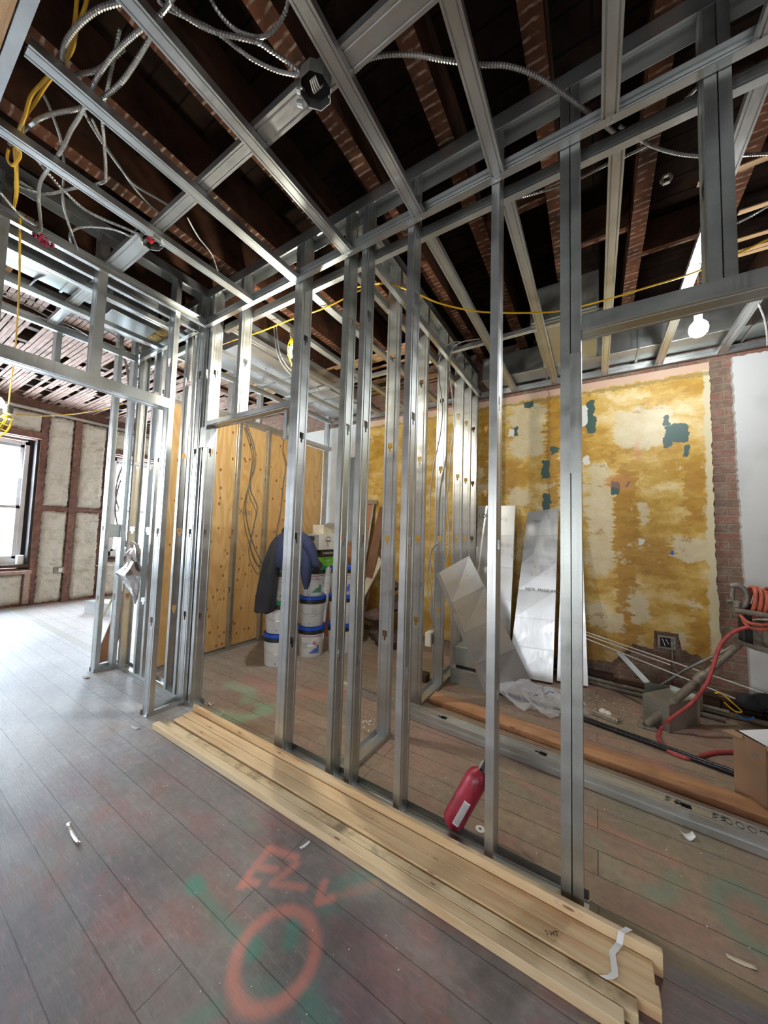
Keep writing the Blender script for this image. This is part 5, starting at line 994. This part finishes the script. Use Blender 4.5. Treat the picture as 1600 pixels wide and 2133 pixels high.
# red hose
smoothcord('air_hose', [B['hoseA'][0]]+B['hoseA'][1:], .0125, 'red_rubber', 'red hose dropping from the pipe stand to the floor', cat='hose', n=10)
pts = []
for k in range(0, 9*16):
    a = k/16*2*math.pi; t = k/(9*16)
    pts.append((.955+.26*t+.02*math.sin(a), 3.60+.085*math.cos(a)+.03*t, .985+.105*math.sin(a)*(1-.1*t)+.012*math.sin(t*20)))
mb = MB(); mb.tube(pts, .0125, 8)
for k, dz in enumerate((0, -.03)):
    mb.tube(spline([(.885+.01*k, 3.50, .9+dz*.4), (.92, 3.47, .855+dz), (1.0, 3.48, .85+dz), (1.08, 3.52, .89+dz), (1.12, 3.56, .93)], .012), .0115, 8)
mb.build('air_hose', 'red_coil', smooth=True, label='orange red hose coiled on top of the pipe stand', cat='hose')
# ---- sheet metal duct pieces in front of the stand
r = empty('duct_offcut', (.44, 3.5, 0), 'square sheet metal duct offcut lying open under the stand leg', 'sheet metal', 'sheet metal offcuts')
a = Vector((.31, 3.47, .002)); b_ = Vector((.455, 3.35, .002)); c_i = Vector((.66, 3.62, .002)); d_ = a+(c_i-b_); h = Vector((0, 0, .2))
part(MB().quad(a, b_, b_+h, a+h).quad(b_, c_i, c_i+h, b_+h).quad(a, d_, d_+h, a+h).quad(a+h, b_+h, c_i+h, d_+h).quad(a, b_, c_i, d_), 'duct_body', 'galv_dark', r, solid=.0015)
part(MB().quad(c_i+Vector((.0, 0, 0)), c_i+Vector((.02, .012, 0)), c_i+h+Vector((.02, .012, .01)), c_i+h).quad(d_+h, c_i+h, c_i+h+Vector((.01, .0, .025)), d_+h+Vector((0, 0, .025))), 'flange', 'galv', r, solid=.0015)
r = empty('bent_flange', (.37, 3.72, 0), 'bent sheet metal angle with one arm sticking up left', 'sheet metal', 'sheet metal offcuts')
part(MB().quad((.345, 3.72, .0), (.74, 3.85, .0), (.74, 3.85, .18), (.345, 3.72, .21)), 'plate', 'galv_dark', r, solid=.0015)
part(MB().quad((.345, 3.72, .2), (.385, 3.73, .22), (.19, 3.9, .39), (.155, 3.89, .37)).quad((.345, 3.72, .21), (.74, 3.85, .18), (.74, 3.835, .19), (.345, 3.70, .215)), 'arm', 'galv', r, solid=.002)
# trowel block on the floor
r = empty('sanding_block', (.06, 3.33, 0), 'dusty square block wrapped in grey foil on the rear floor', 'block')
part(MB().box((-.085, -.045, 0), (.085, .045, .035), Matrix.Rotation(-.35, 3, 'Z'), (.065, 3.33, .001)), 'body', 'foil', r, bevel=.006)
part(MB().lathe([(.02, 0), (.03, .01), (.02, .025), (.0, .03)], 12, (.04, 3.33, .034)).lathe([(.02, 0), (.026, .01), (.015, .02), (.0, .024)], 12, (.075, 3.325, .034)), 'dust_cap', 'putty', r, smooth=True)
# ---- cardboard box
g = G('cardboard'); v = g.coord('Object'); g.set(Base_Color=g.mix(g.rng(g.noise(v, 6, 4), .35, .7), (.33, .2, .11), (.25, .145, .075)), Roughness=.75); M['card'] = g.m
M['card_side'] = plain('cardboard_inside', (.4, .27, .15), .75)
n0 = Vector((.755, 2.668, .002)); l0 = Vector((.665, 2.80, .002)); rt = Vector((.83, .55, 0)).normalized()*.42; up = Vector((0, 0, .345))
r = empty('cardboard_box', n0+Vector((.15, .15, 0)), 'open brown cardboard box with white paper at the right edge', 'cardboard box')
n1_, l1 = n0+rt, l0+rt
part(MB().quad(n0, l0, l0+up, n0+up).quad(n0, n1_, n1_+up, n0+up).quad(l0, l1, l1+up, l0+up).quad(n1_, l1, l1+up, n1_+up).quad(n0, n1_, l1, l0), 'box_body', 'card', r, solid=.004)
out_l = Vector((-.07, -.045, .0))
part(MB().quad(l0+up, l0+up+Vector((-.05, .0, -.02)), l0+up+Vector((.02, -.06, -.02)), l0+up+Vector((.03, -.045, 0))), 'flap', 'card', r, solid=.004)
part(MB().quad(n0+up, n1_+up, n1_+up+Vector((.06, -.11, -.12)), n0+up+Vector((.04, -.11, -.13))), 'flap', 'card_side', r, solid=.004)
part(MB().quad(l0+up+Vector((.02, -.01, .005)), n0+up+Vector((.02, .01, -.005)), n1_+up+Vector((0, .04, .02)), l1+up+Vector((0, -.03, .03))), 'paper', 'paper', r, solid=.001)
ey = Z1; ex = (n0-l0).normalized(); fc = (n0+l0)/2-rt.normalized()*.0035
for s_, u, z, sz in (('====', -.03, .25, .02), ('---', -.03, .2, .02), ('| | |', .02, .15, .016), ('| | |', .035, .12, .016)):
    o = put_text(s_, sz, 'ink_faint', fc+ex*u+ey*z, ex, ey, r, 'print'); o.location = -r.location
part(MB().box((-.012, -.012, -.0005), (.012, .012, .0005), Matrix(((ex.x, 0, 0), (ex.y, 0, 1), (0, 1, 0))), fc+ex*.035+ey*.27), 'print_square', 'ink_faint', r)
# paper and debris
def curl(name, at, L, W_, ang, mat, label, cat, h=.012, group=None):
    mb = MB(); n = 8; R2 = Matrix.Rotation(ang, 3, 'Z')
    for i in range(n+1):
        t = i/n-.5
        for s_ in (-.5, .5):
            p = R2@Vector((L*t, W_*s_*(1-.5*abs(t)), 0)); mb.v.append((at[0]+p.x, at[1]+p.y, .002+h*(4*t*t)))
    mb.f = [(2*i, 2*i+2, 2*i+3, 2*i+1) for i in range(n)]
    return mb.build(name, mat, smooth=True, solid=.001, label=label, cat=cat, group=group)
curl('paper_scrap', (.365, 2.255), .055, .04, .3, 'paper', 'curled white paper scrap in front of the nested steel studs', 'scrap', .022)
curl('plastic_scrap', (-1.12, 1.21), .05, .014, 1.35, 'white_clean', 'white chip on the floor in front of the lumber stack', 'scrap', .004)
curl('tape_scrap', (-2.03, .665), .17, .02, -.05, 'foil', 'twisted strip of foil tape on the near left floor', 'scrap', .012)
curl('wood_sliver', (.41, 1.715), .075, .018, .1, 'board_pale', 'pale splinter of wood on the floor at lower right', 'scrap', .003)
curl('plastic_scrap', (-2.74, 1.2), .06, .02, .4, 'white_clean', 'white strap offcut beside the left end of the lumber', 'scrap', .01)
curl('plastic_scrap', (-2.42, 1.63), .05, .008, 1.2, 'white_clean', 'white bent strip standing behind the left end of the lumber', 'scrap', .03)
curl('foam_chip', (-4.0, 1.31), .06, .04, .2, 'putty', 'cream foam chip at the foot of the far closet wall', 'scrap', .01)
curl('foam_chip', (-2.62, 1.68), .04, .03, .9, 'putty', 'grey lump beside the jamb stud of the bucket doorway', 'scrap', .02)
rnd = random.Random(21); mb = MB()
def crumb(x, y, s):
    if any((x-a)**2+(y-b)**2 < .06 for a, b in ((-2.885, 2.575), (-2.8, 2.98), (-2.6, 3.27))): return
    if y < 1.3 and -2.7 < x < .1 and y > 1.22: return
    mb.lathe([(.0005, 0), (s, .0003), (s*.7, s*.5), (.0005, s*.6)], 5, (x, y, .0006))
for _ in range(60): crumb(rnd.gauss(-1.45, .12), rnd.gauss(2.22, .14), rnd.uniform(.0015, .005))
for _ in range(12): crumb(rnd.gauss(-1.42, .05), rnd.gauss(2.18, .05), rnd.uniform(.005, .01))
for _ in range(170): crumb(rnd.uniform(-1.1, 1.1), rnd.uniform(1.75, 3.9), rnd.uniform(.0012, .004))
for _ in range(70): crumb(rnd.uniform(-.2, .3), rnd.uniform(3.5, 3.8), rnd.uniform(.002, .006))
for _ in range(120): crumb(rnd.uniform(-2.6, .3), rnd.uniform(.6, 1.25), rnd.uniform(.0008, .0028))
for _ in range(100): crumb(rnd.uniform(-7.5, -2.8), rnd.uniform(.4, 3.), rnd.uniform(.002, .005))
mb.build('floor_crumbs', 'putty', label='scattered pale plaster crumbs all over the floor', cat='debris', kind='stuff')
# rubble at the foot of the yellow wall and behind the cross wall
rnd = random.Random(5); mb = MB()
for _ in range(90):
    x, y = rnd.uniform(-1.1, 1.5), rnd.uniform(3.96, 4.1); s_ = rnd.uniform(.008, .03)
    mb.lathe([(.001, 0), (s_, s_*.2), (s_*.8, s_*.8), (.001, s_)], 5, (x, y, .0))
mb.build('wall_rubble', 'old_wood', label='dark crumbled rubble along the foot of the yellow wall', cat='debris', kind='stuff')
# things at the right: black bundle, yellow strap, blue plastic
r = empty('cloth_bundle', (1.12, 4.0, .05), 'dark crumpled bundle of cloth by the white plaster foot', 'bundle')
part(MB().lathe([(.02, 0), (.09, .01), (.1, .04), (.06, .09), (.01, .1)], 11, (1.05, 3.97, .1)).lathe([(.02, 0), (.07, .02), (.07, .08), (.01, .11)], 9, (1.13, 3.95, .13)), 'cloth', 'charcoal_fabric', r, smooth=True)
smoothcord('yellow_strap', [(.83, 3.93, .17), (.87, 3.92, .18), (.93, 3.9, .13), (.98, 3.9, .08), (.94, 3.9, .07), (.88, 3.91, .12)], .006, 'yellow', 'bright yellow strap loop lying by the dark bundle', cat='strap')
curl('blue_scrap', (.98, 3.84), .1, .05, -.1, 'blue_plastic', 'bright blue crumpled plastic on the grey pipes', 'scrap', .03).location.z = .05
# ================================================================== BUCKET STACKS
BH = .335
def bucket(at, lid, label, grp='stacked compound buckets', art='label_blue', text=None, fa=-.82, handle=True, z=0.0):
    at = Vector((at[0], at[1], z+.001)); r = empty('compound_bucket', at, label, 'bucket', grp)
    part(MB().lathe([(.002, .0), (.128, 0), (.133, .006), (.146, .25), (.152, .252), (.152, .262), (.147, .264), (.148, .30)], 40, at), 'body', 'bucket', r, smooth=True)
    part(MB().lathe([(.149, .252), (.157, .256), (.157, .298), (.150, .3)], 40, at, cap=False), 'rim_band', 'black', r, smooth=True)
    part(MB().lathe([(.151, .298), (.159, .3), (.159, .33), (.150, .334), (.144, .328), (.002, .328)], 40, at, cap=False), 'lid', lid, r, smooth=True)
    def W(u, v, rad_off=.0012):   # u = arc metres from facing direction, v = height
        rad = .1335+.0128*v/.25+rad_off; a = fa+u/rad; return at+Vector((rad*math.cos(a), rad*math.sin(a), v))
    def patch(mb, u0, u1, v0, v1, off=.0012, n=8):
        k = len(mb.v)
        for i in range(n+1):
            for v in (v0, v1): mb.v.append(tuple(W(u0+(u1-u0)*i/n, v, off)))
        mb.f += [(k+2*i, k+2*i+2, k+2*i+3, k+2*i+1) for i in range(n)]
    if text:
        mb = MB(); patch(mb, -.1, .12, .228, .234); part(mb, 'label_stripe', 'label_red', r)
        me = text_mesh(text, .034, 'label_grey', 'lettering')
        for v in me.vertices: v.co = W(v.co.x+.02, v.co.y+.195, .0016)
        o = bpy.data.objects.new('lettering', me); COL.objects.link(o); o.parent = r; o.location = -r.location
        mb = MB()
        for k in range(5): patch(mb, -.09, -.09+.05+.012*(k % 3), .1+k*.014, .103+k*.014, .0014, 4)
        part(mb, 'small_print', 'label_grey', r)
        mb = MB(); rnd = random.Random(3)
        for k in range(9):
            u0 = -.01+k*.012; patch(mb, u0, u0+.009, .045, .05+.0105*(k+1)*rnd.uniform(.75, 1.05), .0014, 2)
        part(mb, 'label_art', art, r)
    else:
        mb = MB()
        for k in range(6): patch(mb, .0, .05+.01*(k % 2), .12+k*.016, .123+k*.016, .0014, 4)
        patch(mb, -.03, -.015, .03, .045, .0014, 2)
        part(mb, 'small_print', 'label_grey', r)
    if handle:
        pts = [W(-.19*math.cos(t)*1.0, .235-.1*math.sin(t), .008+.006*math.sin(t)) for t in [i*math.pi/16 for i in range(17)]]
        hd = part(MB().tube(pts, .002, 6), 'handle', 'galv', r, smooth=True)
        subpart(MB().tube([pts[7], pts[8], pts[9]], .006, 8), 'grip', 'white_clean', hd, smooth=True)
    return r
A1 = (-2.885, 2.575); A2 = (-2.80, 2.98); A3 = (-2.60, 3.27)
bucket(A1, 'blue', 'blue-lidded bucket at the bottom of the left stack under the jacket', fa=-.75)
bucket(A1, 'dkgreen', 'green-lidded bucket in the middle of the left stack', fa=-.75, z=BH)
bucket(A1, 'dkgreen', 'top bucket of the left stack with the navy jacket over it', fa=-.75, z=2*BH, text='ALL PURPOSE', art='label_green', handle=False)
r = bucket(A2, 'blue', 'blue-lidded bucket on the floor in the middle stack, red warning sign', fa=-.82, text=' ', art='label_blue')
mb = MB(); 
def W2(u, v, off=.0018): rad = .1335+.0128*v/.25+off; a = -.82+u/rad; return Vector((A2[0]+rad*math.cos(a), A2[1]+rad*math.sin(a), .001+v))
mb.tube([W2(.045+.022*math.cos(t), .155+.022*math.sin(t)) for t in [i*math.pi/10 for i in range(21)]], .0022, 5); mb.tube([W2(.03, .17), W2(.045, .155), W2(.06, .14)], .0022, 5); mb.tube([W2(.038, .145), W2(.045, .16), W2(.05, .165)], .004, 5)
part(mb, 'warning_sign', 'label_red', r)
bucket(A2, 'blue', 'blue-lidded bucket second from the floor in the middle stack', fa=-.82, z=BH)
bucket(A2, 'dkgreen', 'green-lidded bucket carrying the boxes in the middle stack', fa=-.82, z=2*BH, text='ALL PURPOSE', art='label_green', handle=False)
for k, lb in enumerate(('blue-lidded bucket on the floor in the rear right stack', 'middle blue-lidded bucket of the rear right stack', 'top blue-lidded bucket of the rear right stack')):
    bucket(A3, 'blue', lb, fa=-.9, z=k*BH, text='ALL PURPOSE' if k == 2 else None, handle=False)
# boxes on the middle stack
zt = 3*BH+.002
r = empty('green_carton', (-2.74, 3.0, zt), 'black and lime green carton on top of the middle bucket stack', 'carton')
def slant(x0, x1, y0, y1, z0, z1, sh=.02):
    return MB().rings([[(x0+sh, y0+sh, z0), (x1-sh, y0+sh, z0), (x1-sh, y1-sh, z0), (x0+sh, y1-sh, z0)], [(x0, y0, z1), (x1, y0, z1), (x1, y1, z1), (x0, y1, z1)]])
part(slant(-2.83, -2.655, 2.93, 3.17, zt, zt+.105, .012), 'lower_half', 'lime', r)
part(MB().box((-2.83, 2.93, zt+.105), (-2.655, 3.17, zt+.19)), 'upper_half', 'black', r)
for s_, sz, z, mt in (('STARBORN', .036, .15, 'white'), ('EXTERIOR WOOD SCREW', .013, .09, 'ink'), ('STAINLESS', .022, .062, 'white')):
    o = put_text(s_, sz, mt, (-2.6535 if z > .1 else -2.656, 3.05, zt+z), Y1, Z1+X1*.1 if z < .1 else Z1, r); o.location = -r.location
zb = zt+.192
r = empty('white_carton', (-2.74, 3.05, zb), 'white carton with a red and grey screw emblem above the green one', 'carton')
part(MB().box((-2.83, 2.89, zb), (-2.65, 3.24, zb+.175)), 'box_body', 'white', r, bevel=.002)
part(MB().box((-2.829, 2.8885, zb+.004), (-2.655, 2.889, zb+.172)), 'grey_side', 'grey_card', r, label='grey printed end of the carton')
part(MB().box((-2.815, 2.887, zb+.1), (-2.72, 2.888, zb+.15)), 'dark_print', 'ink', r)
mb = MB(); ec = (3.04, zb+.1)
mb.tube([(-2.648, ec[0]+.036*math.cos(t), ec[1]+.028+.022*math.sin(t)) for t in [i*math.pi/8 for i in range(17)]], .003, 5)
mb.tube([(-2.648, ec[0]-.014, ec[1]+.0), (-2.648, ec[0]-.006, ec[1]-.06), (-2.648, ec[0]+.006, ec[1]-.06), (-2.648, ec[0]+.018, ec[1]+.0)], .0025, 5)
part(mb, 'emblem_outline', 'label_grey', r)
o = put_text('Grabber', .034, 'label_red', (-2.6478, ec[0], ec[1]), Y1, Z1, r, 'emblem_lettering'); o.location = -r.location
part(MB().box((-2.6495, 3.15, zb+.08), (-2.649, 3.19, zb+.15)), 'small_print', 'label_grey', r)
r = empty('cream_carton', (-2.75, 3.12, zb+.177), 'cream opened carton with upside-down print on top of the boxes', 'carton')
part(MB().box((-2.86, 3.0, zb+.177), (-2.69, 3.36, zb+.285)), 'box_body', plain('cream_card', (.62, .57, .45), .6), r, bevel=.002)
part(MB().quad((-2.69, 3.0, zb+.285), (-2.69, 3.36, zb+.285), (-2.66, 3.37, zb+.32), (-2.66, 3.03, zb+.31)), 'flap', 'white', r, solid=.002)
for s_, sz, z in (('SUPER FAST SELF SINKING', .014, .235), ('HEAD UP', .026, .205)):
    o = put_text(s_, sz, 'ink_faint', (-2.688, 3.2, zb+z), -Y1, -Z1, r); o.location = -r.location
mb = MB(); rnd = random.Random(9); rg = []
for j in range(9):
    c0 = Vector((-2.57-.03*j*.3, 2.98+.004*j, 1.0-.035*j)); rg.append([c0+Vector(((.03+.01*math.sin(j*2))*math.cos(a)*(1+rnd.uniform(-.3, .3)), (.03)*math.sin(a)*(1+rnd.uniform(-.3, .3)), 0)) for a in [i*math.pi/5 for i in range(10)]])
mb.rings(rg); mb.build('plastic_bag', 'bag', smooth=True, label='twisted clear plastic wrap hanging on the middle bucket stack', cat='plastic bag')

ps_ = [o for o in bpy.data.objects if o.get('label') == 'middle plywood sheet carrying the looping cables'][0]
o = put_text('|X-|a|', .1, 'ink_faint', (-3.688, 2.66, 1.62), Y1, Z1, ps_, 'handwriting')
# ---- navy jacket
e1 = Vector((.667, .745, 0)); e2 = Vector((.745, -.667, 0)); JB = Vector((-2.775, 2.605, 0))
def J(s, d, z): return JB+e1*s+e2*d+Vector((0, 0, z))
def drape(secs, n=36, fold=.012, ph=0.):
    rg = []
    for k, (s, d, z, rs, rd) in enumerate(secs):
        rg.append([J(s+rs*math.cos(a)*(1+fold*4*math.sin(5*a+ph+k*.2)), d+rd*math.sin(a)*(1+fold*10*math.sin(4*a+ph+k*.3)), z+.01*math.sin(3*a+k)) for a in [i*2*math.pi/n for i in range(n)]])
    return MB().rings(rg)
r = empty('jacket', J(0, 0, 1.0), 'navy work jacket with black collar draped over the left bucket stack', 'jacket')
part(drape([(-.02, .0, 1.395, .05, .03), (-.02, .0, 1.38, .1, .06), (-.03, .01, 1.34, .15, .1), (-.035, .02, 1.27, .19, .135), (-.03, .04, 1.18, .205, .16), (-.03, .05, 1.08, .205, .17), (-.02, .06, 1.03, .19, .165), (-.01, .06, 1.02, .16, .14)]), 'body', 'navy', r, smooth=True)
part(drape([(-.12, .05, 1.33, .05, .04), (-.16, .07, 1.25, .07, .06), (-.19, .10, 1.12, .085, .07), (-.215, .12, .98, .09, .07), (-.23, .14, .84, .095, .065), (-.24, .15, .7, .1, .06), (-.245, .155, .6, .098, .055), (-.24, .155, .585, .08, .04)], ph=1), 'hanging_panel', 'charcoal_fabric', r, smooth=True)
part(drape([(.1, .04, 1.3, .05, .05), (.13, .1, 1.15, .07, .06), (.15, .13, 1.0, .06, .05), (.155, .14, .88, .045, .035), (.155, .14, .81, .02, .02)], ph=2), 'hanging_front', 'navy', r, smooth=True)
sl = [J(.07, .03, 1.36), J(.13, .07, 1.3), J(.19, .1, 1.2), J(.23, .12, 1.1), J(.255, .12, 1.05)]
part(MB().tube(spline(sl, .02), .06, 16, True, radii=[.05+.02*math.sin(min(1, i/14)*math.pi)*(1-.2*(i % 3 == 0)) for i in range(len(spline(sl, .02)))]), 'sleeve', 'navy', r, smooth=True)
part(MB().tube([J(.25, .12, 1.065), J(.285, .12, 1.03), J(.3, .12, 1.02)], .048, 16, True, radii=[.05, .05, .042]), 'cuff', 'charcoal_fabric', r, smooth=True)
part(drape([(-.02, -.01, 1.37, .1, .07), (-.02, -.01, 1.42, .095, .06), (-.02, -.01, 1.445, .08, .045), (-.02, -.01, 1.40, .06, .03)], ph=.5), 'collar', 'black', r, smooth=True)
part(MB().tube(spline([J(.16, .15, .9), J(.17, .155, .8), J(.175, .155, .72)], .02), .002, 5).tube(spline([J(.175, .15, .9), J(.195, .155, .8), J(.19, .155, .74)], .02), .002, 5), 'drawstring', 'charcoal_fabric', r, smooth=True)

# ---- things behind the cross wall
r = empty('hardboard_sheet', (-2.95, 3.85, 0), 'tan framed panel leaning in the corner behind the buckets', 'panel')
part(MB().quad((-3.15, 3.6, .01), (-2.65, 3.6, .01), (-2.72, 4.08, 1.84), (-3.3, 4.08, 1.84)), 'panel', plain('tan_hardboard', (.42, .2, .1), .6), r, solid=.012)
part(MB().box((-3.32, 4.05, 1.82), (-2.66, 4.09, 1.875)), 'top_rail', 'galv_dark', r)
part(MB().tube([(-2.65, 3.59, .01), (-2.71, 4.06, 1.83)], .014, 4), 'side_rail', 'galv', r)
def lean(nm, bl, br, tr, tl, mat, label, cat, th=.02):
    mb = MB().quad(bl, br, tr, tl); return mb.build(nm, mat, solid=th, label=label, cat=cat)
lean('leaning_board', (-2.74, 3.66, .01), (-2.58, 3.66, .01), (-2.50, 4.09, 1.78), (-2.62, 4.09, 1.78), 'brownboard', 'narrow dark brown board leaning right of the tan panel', 'board')
lean('leaning_board', (-2.85, 3.5, .01), (-2.74, 3.48, .01), (-2.46, 3.95, 1.02), (-2.56, 3.98, 1.1), 'board_pale', 'pale dirty board leaning low beside the dark one', 'board', .015)
mb = MB(); rnd = random.Random(13)
for (x, y, z, s_) in ((-2.35, 3.85, .12, .17), (-2.2, 3.7, .1, .15), (-2.4, 3.75, .33, .15), (-2.22, 3.85, .5, .14), (-2.3, 3.9, .72, .12)):
    rg = []
    for j in range(7):
        f = math.sin(math.pi*(j+.15)/6.3); rg.append([(x+s_*1.3*f*math.cos(a)*rnd.uniform(.85, 1.12), y+s_*.9*f*math.sin(a)*rnd.uniform(.85, 1.12), z+s_*.75*(j/3-1)) for a in [i*math.pi/6 for i in range(12)]])
    mb.rings(rg)
mb.build('sack_pile', plain('dark_dusty_sack', (.1, .06, .05), .9, var=.5, scale=9, bump=.5), smooth=True, label='heap of dark dusty sacks in front of the yellow wall', cat='sacks', kind='stuff')
# sockets on the cross wall
for (x, y, z, mt, lb) in ((-1.345, 3.05, .36, 'putty', 'pale dusty outlet box at the end of the cable drop'), (-1.335, 3.8, .42, 'putty', 'second pale outlet box low on the cross wall')):
    r = empty('outlet_box', (x, y, z), lb, 'outlet box'); part(MB().box((x-.03, y-.05, z), (x+.03, y+.05, z+.13)), 'box_shell', mt, r, bevel=.006)
    part(MB().box((x+.028, y-.03, z+.02), (x+.0315, y+.03, z+.11)), 'cover', 'cast', r)
r = empty('wood_offcut', (-1.42, 3.1, 0), 'small dark offcut lying at the foot of the cross wall', 'offcut'); part(MB().box((-1.5, 3.05, .001), (-1.38, 3.15, .07)), 'block', 'old_wood', r, bevel=.004)

# ================================================================== LEFT CLOSET AND FAR ROOM
mb = MB(); rnd = random.Random(2); rg = []
prof = [(1.26, -3.70, .02), (1.235, -3.69, .06), (1.2, -3.67, .05), (1.15, -3.69, .08), (1.08, -3.66, .06), (1.02, -3.68, .1), (.96, -3.71, .13), (.9, -3.66, .09), (.84, -3.62, .06), (.76, -3.59, .03), (.7, -3.58, .01)]
for z, xc, w_ in prof: w_ *= 1.35; rg.append([(xc+w_*math.cos(a)*(1+rnd.uniform(-.25, .25)), 1.49+w_*.45*math.sin(a)*(1+rnd.uniform(-.4, .4)), z) for a in [i*math.pi/6 for i in range(12)]])
mb.rings(rg); mb.build('foil_bag', 'foil', smooth=False, solid=0, label='torn grey foil sheet bunched between the closet studs', cat='foil')
r = empty('leaning_board', (-4.3, 1.68, 0), 'brown board with pale edge leaning in the far closet', 'board')
part(MB().quad((-4.28, 1.45, .01), (-4.30, 1.62, .01), (-4.36, 1.86, 1.02), (-4.34, 1.78, 1.02)), 'board', 'brownboard', r, solid=.012)
part(MB().tube([(-4.27, 1.44, .35), (-4.335, 1.77, 1.04)], .013, 4), 'edge_strip', 'board_pale', r)
r = empty('steel_track_offcut', (-6.6, 2.28, 0), 'bright metal channel lying on the far left floor', 'metal channel')
part(MB().quad((-6.86, 2.16, .005), (-6.3, 2.3, .005), (-6.3, 2.3, .2), (-6.86, 2.16, .2)).quad((-6.86, 2.16, .2), (-6.3, 2.3, .2), (-6.35, 2.5, .2), (-6.9, 2.36, .2)).quad((-6.86, 2.16, .005), (-6.86, 2.16, .2), (-6.9, 2.36, .2), (-6.9, 2.36, .005)), 'channel', 'galv', r, solid=.002)
r = empty('outlet_box', (-8.13, 2.16, .56), 'grey outlet box in the foam of the far left wall', 'outlet box')
part(MB().box((-8.15, 2.08, .52), (-8.105, 2.22, .63)), 'box_shell', 'cast', r, bevel=.004); part(MB().box((-8.107, 2.14, .54), (-8.1, 2.19, .61)), 'cover', 'white', r)
r = empty('outlet_bracket', (-4.05, 1.48, 1.3), 'blue grey outlet bracket between the far closet studs', 'bracket')
part(MB().box((-4.115, 1.425, 1.29), (-4.1, 1.54, 1.42)), 'plate', 'galv_dark', r, bevel=.002)
r = empty('sill_jar', (-8.3, 1.7, .7), 'small white can standing at the tall window corner', 'can'); part(MB().lathe([(.002, 0), (.05, 0), (.05, .14), (.04, .15), (.002, .15)], 16, (-8.27, 1.68, .702)), 'can_body', 'white', r, smooth=True)
mb = MB(); mb.tube([(-8.12, 2.68, .62), (-8.1, 3.1, .6)], .008, 6); mb.build('rod', 'wire_white', label='thin white rod low on the far left wall', cat='rod')

# screws under the near ceiling channel are parts of it
ch = [o for o in bpy.data.objects if o.get('label') == 'ceiling channel on the near face of the front partition'][0]
for xc in (.059, -.384, -.796, -1.279, -1.73, -2.19):
    for dx in (-.008, .008):
        o = MB().lathe([(.0005, -.003), (.004, -.0025), (.0045, 0), (.001, .002)], 8, (xc+dx, FY-.018, CZ-.0005)).build('screw', 'sheet', ch); o.location = -ch.location
for o in list(bpy.data.objects):
    if o.get('kind') == 'structure':
        for k in ('label', 'category', 'group'):
            if k in o.keys() and k != 'kind': del o[k]
